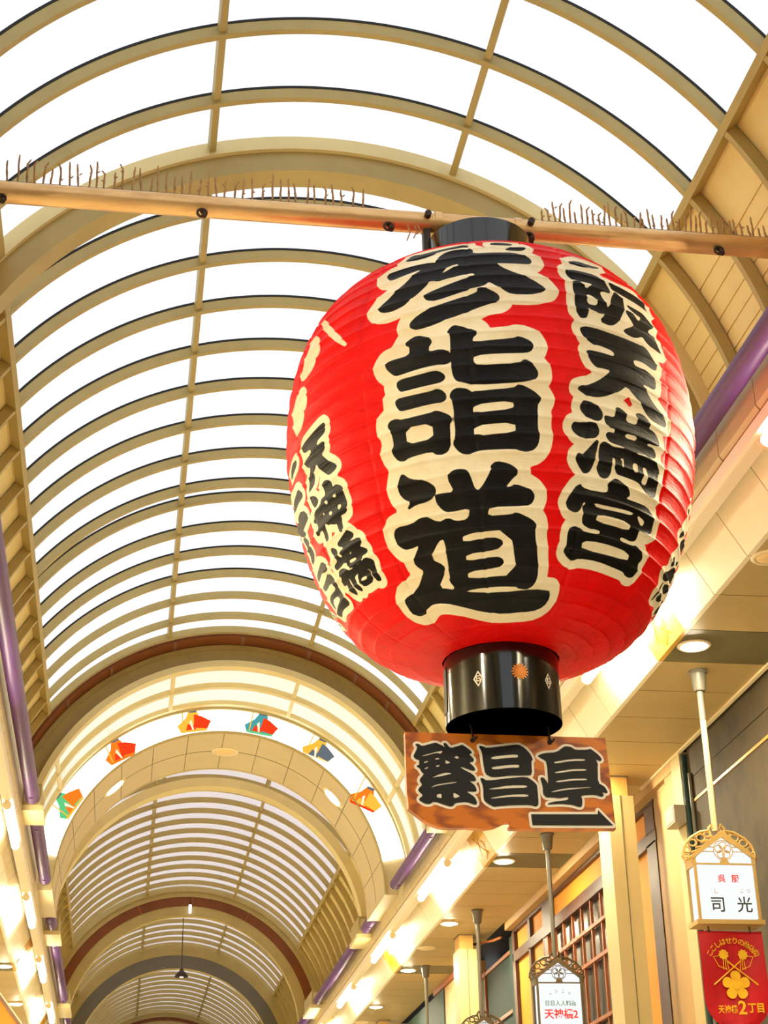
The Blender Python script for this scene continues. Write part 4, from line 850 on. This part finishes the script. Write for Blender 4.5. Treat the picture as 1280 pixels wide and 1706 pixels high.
# ------------------------------------------------------------------ hanging box signs along the right walkway
def box_sign(x, y, label, frame, lines, stem_len=1.32, face_text=True, group='hanging box signs'):
    t = thing('hanging_sign', label, 'hanging sign', (x, y, 4.555), group)
    fr = M[frame]
    MB().lathe([(0.075, 0.0), (0.078, -0.02), (0.066, -0.03), (0.050, -0.16), (0.044, -0.175), (0.03, -0.18)], n=24).build('ceiling_cap', M['grey_steel'], t, smooth=40)
    MB().lathe([(0.026, -0.17), (0.026, -0.42)], n=16).build('upper_stem', M['grey_steel'], t, smooth=40)
    MB().lathe([(0.024, -0.40), (0.024, -stem_len)], n=16).build('stem', M['pale_pole'] if frame == 'sign_frame' else M['grey_steel'], t, smooth=40)
    zb, zt, hw, d0, d1 = -2.035, -1.605, 0.235, -0.12, 0.06
    MB().box(-hw + 0.012, hw - 0.012, d0 + 0.006, d1 - 0.006, zb + 0.02, zt).build('light_box', M['sheet_glow'], t)
    gz = zt + 0.245
    MB().prism_y([(-hw + 0.015, zt), (hw - 0.015, zt), (hw - 0.015, zt + 0.05), (0, gz - 0.03), (-hw + 0.015, zt + 0.05)], d0 + 0.008, d1 - 0.008).build('gable_panel', M['sheet_glow'], t)
    m = MB(); b = 0.011
    for xx in (-hw, hw):
        for yy in (d0, d1): m.box(xx - b, xx + b, yy - b * 0.5, yy + b * 0.5, zb, zt + 0.05)
    for yy in (d0, d1):
        m.box(-hw, hw, yy - b * 0.6, yy + b * 0.6, zt - 0.006, zt + 0.006)
        for sx in (-1, 1):
            m.sheet_xz([[(sx * (hw + 0.012), zt + 0.04), (sx * (hw + 0.012), zt + 0.07), (0, gz + 0.02), (0, gz - 0.04)]], yy - 0.008, yy + 0.008)
    for sx in (-1, 1): m.box(sx * hw - b, sx * hw + b, d0, d1, zt - 0.01, zt + 0.06)
    m.box(-hw - 0.03, hw + 0.03, d0 - 0.02, d1 + 0.02, zb - 0.025, zb + 0.008)
    for sx in (-1, 1):
        p = [(sx * (hw + 0.012), zt + 0.06), (0, gz + 0.012)]
        m.add([(p[0][0], d0, p[0][1]), (p[1][0], d0, p[1][1]), (p[1][0], d1, p[1][1]), (p[0][0], d1, p[0][1])], [(0, 1, 2, 3)])
    m.build('frame', fr, t)
    # leaded lines and plum flower of the gable
    g = MB(); yy = d0 - 0.003; cz = zt + 0.105
    for k in range(5):
        a = PI / 2 + 2 * PI * k / 5; c = (0.037 * math.cos(a), cz + 0.037 * math.sin(a))
        g.tube([(c[0] + 0.029 * math.cos(q * PI / 7), yy, c[1] + 0.029 * math.sin(q * PI / 7)) for q in range(15)], 0.0038, 6, cap=False)
        g.tube([(0.012 * math.cos(a + PI / 5), yy, cz + 0.012 * math.sin(a + PI / 5)), (0.034 * math.cos(a + PI / 5), yy, cz + 0.034 * math.sin(a + PI / 5))], 0.004, 6)
    g.tube([(0.076 * math.cos(q * PI / 14), yy, cz + 0.076 * math.sin(q * PI / 14)) for q in range(29)], 0.0035, 6, cap=False)
    for dz, w0 in ((0.02, 0.20), (0.055, 0.15)):
        for sx in (-1, 1): g.tube([(sx * 0.076, yy, cz + dz - 0.03), (sx * (w0 + 0.02), yy, cz + dz - 0.03)], 0.0035, 6)
    g.sheet_xz([[(-0.04, zt + 0.002), (0.04, zt + 0.002), (0.022, zt + 0.045), (-0.022, zt + 0.045)]], yy - 0.003, yy + 0.003)
    g.build('plum_tracery', fr, t)
    # openwork scrolls behind the gable
    s = MB(); yb = -0.03
    for sx in (-1, 1):
        s.tube([(sx * (hw + 0.04) , yb, zt + 0.03), (sx * (hw + 0.055), yb, zt + 0.10), (sx * (hw + 0.03), yb, zt + 0.17), (sx * (hw - 0.02), yb, zt + 0.225), (sx * (hw - 0.10), yb, zt + 0.27), (sx * 0.07, yb, zt + 0.28), (sx * 0.045, yb, zt + 0.32)], 0.011, 8)
        for i, (cxx, czz, rr) in enumerate(((hw + 0.035, zt + 0.075, 0.022), (hw + 0.02, zt + 0.13, 0.022), (hw - 0.03, zt + 0.185, 0.026), (hw - 0.10, zt + 0.225, 0.028), (hw - 0.155, zt + 0.25, 0.02))):
            s.tube([(sx * (cxx + rr * math.cos(q * PI / 6) * 1.25), yb, czz + rr * math.sin(q * PI / 6)) for q in range(13)], 0.008, 6, cap=False)
        for i in range(5):
            z0 = zt + 0.05 + 0.04 * i; xo = hw + 0.03 - 0.042 * i; xi = max(0.03, hw - 0.05 - 0.05 * i)
            s.tube([(sx * xo, yb, z0 + 0.02), (sx * (xo + xi) / 2, yb, z0 + 0.026 + 0.008 * (i % 2)), (sx * xi * 0.8, yb, z0 + 0.02)], 0.0085, 6)
        s.tube([(sx * 0.05, yb, zt + 0.24), (sx * 0.065, yb, zt + 0.31), (sx * 0.03, yb, zt + 0.30), (sx * 0.04, yb, zt + 0.335)], 0.010, 6)
    s.build('scrollwork', fr, t, smooth=60)
    for (body, size, lx, lz, mat, bold, sq) in lines:
        text_mesh('lettering', body, size, M[mat], t, (lx, d0 - 0.002, (zb + zt) / 2 + lz), bold=bold, squeeze=sq)
    return t
L1 = [('呉', 0.062, -0.035, 0.10, 'red_ink', 0.001, 1), ('服', 0.062, 0.072, 0.10, 'red_ink', 0.001, 1),
      ('し', 0.042, -0.09, 0.005, 'sign_frame', 0, 1), ('こ', 0.036, 0.115, 0.01, 'sign_frame', 0, 1), ('つ', 0.036, 0.165, 0.01, 'sign_frame', 0, 1),
      ('司', 0.125, -0.085, -0.10, 'black_ink', 0.001, 1), ('光', 0.125, 0.125, -0.10, 'black_ink', 0.001, 1)]
L2 = [('ょ', 0.034, -0.10, 0.105, 'green_ink', 0, 1), ('つ', 0.038, -0.045, 0.125, 'black_ink', 0, 1), ('こ', 0.038, 0.035, 0.125, 'black_ink', 0, 1), ('や', 0.034, 0.10, 0.105, 'green_ink', 0, 1),
      ('日日人人料店', 0.056, 0.0, 0.005, 'green_ink', 0.0008, 1), ('天神橋2', 0.105, 0.0, -0.105, 'red_ink', 0.0022, 0.98)]
stem1 = box_sign(4.465, 11.97, 'lit white box sign with two large black characters hanging above the red banner', 'sign_frame', L1)
stem2 = box_sign(4.455, 17.09, 'lit white box sign with red writing hanging before the lattice window', 'sign_frame_dark', L2)
stem3 = box_sign(4.46, 20.93, 'dark-framed box sign cut off by the picture bottom before the near green shopfront', 'sign_frame_dark', [])
stem4 = box_sign(4.46, 24.83, 'box sign on the farthest grey stem beyond the second cream column', 'sign_frame_dark', [])

# red banner below the first sign
bn = thing('banner', 'red shield-shaped banner with gold flower and writing under the nearest box sign', 'banner', (4.48, 11.93, 2.46))
NB = 14; shield_l, shield_r = [], []
m = MB(); nx, nz = 12, 20
def half_w(f): return 0.25 if f < 0.66 else 0.25 * math.sqrt(max(0.0, 1 - ((f - 0.66) / 0.345) ** 2.2))
vsb = []
for side_y in (0.0, 0.006):
    for j in range(nz + 1):
        f = j / nz; hwd = max(0.01, half_w(f))
        for i in range(nx + 1):
            u = -1 + 2 * i / nx; vsb.append((u * hwd, side_y + 0.008 * math.sin(3 * u + 4 * f), -0.72 * f))
nn = (nx + 1) * (nz + 1); fsb = []
for j in range(nz):
    for i in range(nx):
        a = j * (nx + 1) + i; fsb.append((a, a + 1, a + nx + 2, a + nx + 1)); fsb.append((nn + a, nn + a + nx + 1, nn + a + nx + 2, nn + a + 1))
m.add(vsb, fsb).build('cloth', M['banner'], bn, smooth=60, fix=False)
arc_text = 'ここしはせりの商店街'
for i, ch in enumerate(arc_text):
    a = math.radians(152 - 13.8 * i)
    o = text_mesh('lettering', ch, 0.052, M['banner_gold'], bn, (0.20 * math.cos(a), -0.012, -0.245 + 0.17 * math.sin(a)), bold=0.0008)
    o.rotation_euler = (PI / 2, PI / 2 - a, 0); o.rotation_mode = 'XYZ'
    o.matrix_basis = Matrix.Translation((0.20 * math.cos(a), -0.012, -0.245 + 0.17 * math.sin(a))) @ Matrix.Rotation(-(a - PI / 2), 4, 'Y') @ Matrix.Rotation(PI / 2, 4, 'X')
em = MB()
for k in range(5):
    a = PI / 2 + 2 * PI * k / 5; cxx, czz = 0.062 * math.cos(a), -0.40 + 0.062 * math.sin(a)
    pts = []
    for q in range(18):
        t = 2 * PI * q / 18; rx, rz = 0.046 * math.cos(t), 0.038 * math.sin(t) * (1 + 0.25 * math.cos(t))
        pts.append((cxx + rx * math.cos(a) - rz * math.sin(a), czz + rx * math.sin(a) + rz * math.cos(a)))
    em.sheet_xz([pts], -0.016, -0.010)
em.sheet_xz([[(0.028 * math.cos(q * PI / 6), -0.40 + 0.028 * math.sin(q * PI / 6)) for q in range(12)]], -0.019, -0.010)
em.build('flower_emblem', M['banner_gold'], bn)
em = MB()
for sx in (-1, 1):
    em.tube([(sx * 0.17, -0.012, -0.395), (-sx * 0.055, -0.012, -0.22)], 0.0055, 6)
    fan = [(sx * 0.075 + 0.032 * math.cos(q * PI / 9) * (1 + 0.25 * (q % 2)), -0.175 + 0.032 * math.sin(q * PI / 9) * (1 + 0.25 * (q % 2))) for q in range(18)]
    em.sheet_xz([fan], -0.016, -0.010)
    for q in range(3): em.tube([(sx * (0.055 + 0.012 * q), -0.012, -0.20), (sx * (0.045 + 0.02 * q), -0.012, -0.285)], 0.003, 5)
    em.tube([(sx * 0.075, -0.012, -0.18), (sx * 0.155, -0.012, -0.19), (sx * 0.12, -0.012, -0.26), (sx * 0.055, -0.012, -0.285)], 0.003, 5)
em.build('crossed_fans', M['banner_gold'], bn)
text_mesh('lettering', '天神橋', 0.062, M['banner_gold'], bn, (-0.085, -0.012, -0.575), bold=0.001, squeeze=0.8)
text_mesh('lettering', '2', 0.135, M['banner_gold'], bn, (0.028, -0.012, -0.565), bold=0.003)
text_mesh('lettering', '丁目', 0.075, M['banner_gold'], bn, (0.135, -0.012, -0.565), bold=0.002, squeeze=0.9)
for x in (-0.17, 0.15):
    MB().tube([(x, 0, 0.045), (x, -0.01, 0.02), (x + 0.008, -0.01, -0.012)], 0.005, 6).build('hook', M['iron'], bn)

# ------------------------------------------------------------------ shopfronts on the right
def st(mb, name, mat, label, cat, parent=None):
    o = mb.build(name, M[mat], parent)
    if parent is None: tag(o, label, cat, kind='structure')
    return o
WX = 5.0
sw = st(MB().box(WX + 0.03, WX + 0.3, Y_BACK, 14.0, -1.6, 4.57), 'wall_right', 'stone', 'dark olive textured stone wall behind the nearest box sign', 'wall')
j = MB().box(WX + 0.02, WX + 0.035, Y_BACK, 13.93, 4.03, 4.055).build('joint_line', M['stone_gold'], sw); j['label'] = 'gilded horizontal joint in the stone'
MB().box(WX + 0.024, WX + 0.032, Y_BACK, 13.98, 4.26, 4.264).build('panel_joint', M['dark_gap'], sw)  # dark strip paints in the shadow line across the stone
# conduit pipes and grey junction box in the corner of the stone wall
cp = thing('conduit_pipe', 'dark green conduit pipe in the corner of the stone wall', 'pipe', (WX + 0.0, 14.02, 2.0))
MB().tube([(0, 0, -1.5), (0, 0, 2.5)], 0.03, 12).build('tube', M['green'], cp, smooth=50)
MB().tube([(0.01, -0.09, -1.5), (0.01, -0.09, 2.3)], 0.018, 12).build('thin_tube', M['grey_steel'], cp, smooth=50)
jb = thing('junction_box', 'small grey junction box on the corner of the cream window trim', 'box', (WX - 0.11, 14.16, 3.94))
MB().box(-0.03, 0.08, -0.14, 0.14, -0.07, 0.09).build('case', M['grey_box'], jb)
MB().box(-0.034, -0.03, -0.12, 0.12, -0.055, 0.075).build('lid', M['grey_box'], jb)
# cream end trim of the yellow shopfront
tr = thing('window_trim', 'layered cream upright trim between stone wall and yellow shopfront', 'trim', (WX, 14.6, 2.0), kind='structure')
q = MB().box(WX - 0.02, WX + 0.3, 14.08, 14.34, -1.6, 4.55).build('outer_strip', M['column'], tr); q.location = -tr.location
q = MB().box(WX, WX + 0.3, 14.34, 14.62, -1.6, 4.45).build('middle_strip', M['beige_wall'], tr); q.location = -tr.location
q = MB().box(WX + 0.04, WX + 0.3, 14.62, 15.0, -1.6, 4.45).build('inner_strip', M['beige_wall'], tr); q.location = -tr.location
q = MB().box(WX + 0.10, WX + 0.3, 15.0, 15.31, -1.6, 4.45).build('reveal', M['beige_wall'], tr); q.location = -tr.location
q = MB().box(WX - 0.01, WX + 0.3, 14.34, 21.7, 4.45, 4.56).build('head_trim', M['beige_wall'], tr); q.location = -tr.location

# yellow plaster shopfront with brown timbers
FX = 5.12
yf = st(MB().box(FX + 0.02, FX + 0.3, 15.3, 21.75, -1.6, 4.56), 'wall_right', 'plaster', 'yellow plaster shopfront with brown timbers beyond the first cream column', 'wall')
def timber(y0, y1, z0, z1, name, mat='timber', dx=0.0, label=None):
    o = MB().box(FX - 0.03 - dx, FX + 0.025, y0, y1, z0, z1).build(name, M[mat], yf)
    if label: o['label'] = label
timber(15.3, 21.7, 4.46, 4.56, 'head_beam', 'beam', 0.03)
timber(15.3, 21.7, 4.41, 4.46, 'dark_rail')
timber(15.3, 21.7, 4.03, 4.16, 'middle_rail')
for y0, y1 in ((15.32, 15.62), (16.35, 16.5), (19.58, 20.03), (20.7, 20.82), (21.6, 21.75)): timber(y0, y1, 4.15, 4.42, 'upper_post')
for y0, y1 in ((15.32, 15.62), (16.35, 16.55), (19.85, 20.05), (20.72, 20.82), (21.6, 21.75)): timber(y0, y1, -1.6, 4.05, 'lower_post')
win = thing('lattice_window', 'brown timber lattice window with dark panes in the yellow shopfront', 'window', (FX, 18.0, 3.0), kind='structure')
def wpart(mb, name, mat): 
    o = mb.build(name, M[mat], win); o.location = -win.location; return o
wpart(MB().box(FX + 0.005, FX + 0.02, 16.55, 19.85, 1.2, 4.03), 'pane', 'dark_glass')
wpart(MB().box(FX - 0.07, FX + 0.02, 16.5, 19.9, 3.99, 4.05), 'head_frame', 'timber')
for z in (3.69, 3.33, 2.69, 2.1, 1.5): wpart(MB().box(FX - 0.06, FX - 0.02, 16.55, 19.85, z - 0.02, z + 0.02), 'rail_bar', 'timber_light')
for k in range(9):
    y = 16.55 + 0.405 * k
    wpart(MB().box(FX - 0.05, FX - 0.02, y - 0.015, y + 0.015, 1.2, 4.0), 'glazing_bar', 'timber_light')
wpart(MB().box(FX - 0.055, FX, 19.72, 19.85, 1.2, 4.0), 'side_frame', 'timber_light')
wpart(MB().box(FX - 0.0, FX + 0.004, 16.75, 17.2, 1.2, 3.3), 'inner_blind', 'plaster')

# green shopfront and further walls
gf = st(MB().box(5.16, 5.4, 21.75, 24.4, -1.6, 4.3), 'wall_right', 'green', 'bottle-green shopfront panels beyond the yellow shopfront', 'wall')
for y in (22.0, 23.75): MB().box(5.13, 5.17, y, y + 0.06, -1.6, 4.3).build('copper_upright', M['timber_light'], gf)
for z in (3.45, 4.22): MB().box(5.135, 5.165, 21.75, 24.4, z, z + 0.05).build('copper_rail', M['timber_light'], gf)
MB().box(5.10, 5.16, 21.78, 21.95, -1.6, 4.4).build('corner_post', M['green'], gf)
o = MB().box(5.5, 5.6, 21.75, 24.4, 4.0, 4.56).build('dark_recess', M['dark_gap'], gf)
pb = thing('bent_pipe', 'thin tan pipe reaching across above the green shopfront', 'pipe', (4.9, 22.4, 4.42))
MB().tube([(-0.25, 0.6, 0.06), (0.0, 0.2, 0.05), (0.03, -0.3, -0.02), (0.06, -0.6, -0.04)], 0.018, 10).build('tube', M['timber_light'], pb, smooth=50)
bw = st(MB().box(5.0, 5.3, 24.4, 26.2, -1.6, 4.56), 'wall_right', 'beige_wall', 'plain beige wall beyond the second cream column', 'wall')
MB().box(4.96, 5.01, 24.3, 27.0, 4.46, 4.55).build('copper_trim', M['timber_light'], bw)
g2 = st(MB().box(4.98, 5.3, 26.2, 30.5, -1.6, 4.45), 'wall_right', 'green', 'second green shopfront far along the right walkway', 'wall')
st(MB().box(5.0, 5.3, 30.5, Y_END, -1.6, 4.56), 'wall_right', 'shop', 'tan shop walls at the far end of the right walkway', 'wall')
st(MB().box(-2.9, -2.57, Y_BACK, Y_END, -1.6, 4.56), 'wall_left', 'shop', 'tan shop walls along the left walkway', 'wall')

# columns carrying the soffit
def column(y, label, collar_h=0.20):
    t = thing('column', label, 'column', (4.63, y, -1.6), 'cream columns', 'structure')
    zt = 4.555 + 1.6
    MB().box(-0.13, 0.13, 0.0, 0.38, 0.0, zt - collar_h).build('shaft', M['column'], t)
    MB().box(-0.005, 0.005, -0.003, 0.002, 0.0, zt - collar_h).build('seam', M['soffit_dark'], t)
    MB().box(-0.105, 0.085, 0.02, 0.36, zt - collar_h, zt).build('collar', M['collar'], t)
    MB().box(-0.12, 0.10, 0.01, 0.37, zt - 0.012, zt).build('top_plate', M['grey_steel'], t)
column(14.88, 'cream column standing before the yellow shopfront')
column(22.48, 'cream column with tan collar standing before the green shopfront')
column(30.08, 'farthest cream column along the right walkway')

# yellow sign on the left walkway
ys = thing('shop_sign', 'yellow slanted sign panel with pale edge at the lower left corner', 'sign', (-1.74, 24.0, 3.97))
MB().sheet_xz([[(-0.45, 0.55), (0.0, 0.0), (0.31, -0.393), (0.50, -0.70), (-0.45, -0.70)]], -0.03, 0.03).build('panel', M['plaster'], ys)
MB().sheet_xz([[(-0.45, 0.55), (0.0, 0.0), (0.31, -0.393), (0.50, -0.70), (0.455, -0.70), (0.27, -0.41), (-0.04, -0.02), (-0.45, 0.48)]], -0.045, 0.035).build('edge_band', M['beam'], ys)
MB().tube([(-0.45, -0.03, 0.555), (0.0, -0.03, 0.005), (0.315, -0.03, -0.39), (0.505, -0.03, -0.70)], 0.014, 8).build('edge_bead', M['trim_white'], ys)

# ------------------------------------------------------------------ pendant lamp and the small white lamp in the far vaults
pl = thing('pendant_lamp', 'dark bell-shaped pendant lamp hanging from the vault beyond the second rust band', 'lamp', (1.22, 38.0, 6.68))
MB().lathe([(0.15, 0.0), (0.152, 0.012), (0.13, 0.06), (0.085, 0.11), (0.045, 0.14), (0.03, 0.19), (0.012, 0.20)], n=28).build('shade', M['iron'], pl, smooth=50)
MB().lathe([(0.0, -0.015), (0.04, -0.01), (0.05, 0.02), (0.03, 0.06)], n=16).build('bulb', glow('warm bulb', (255, 236, 200), 3.0), pl, smooth=50)
MB().lathe([(0.009, 0.2), (0.009, 1.42)], n=8).build('cord', M['iron'], pl)
sl = thing('tube_lamp', 'small upright white lamp on the crown of the second rust-brown band', 'lamp', (1.265, 35.18, 7.5))
MB().lathe([(0.0, 0.0), (0.025, 0.01), (0.03, 0.05), (0.03, 0.19), (0.0, 0.2)], n=14).build('tube', glow('white lamp', (250, 246, 255), 2.0), sl, smooth=50)
MB().box(-0.02, 0.02, 0.0, 0.06, 0.18, 0.24).build('bracket', M['iron'], sl)

# ------------------------------------------------------------------ raise everything to the pavement datum
for o in COL.objects:
    if o.parent is None and o.type != 'CAMERA': o.location.z += EYE
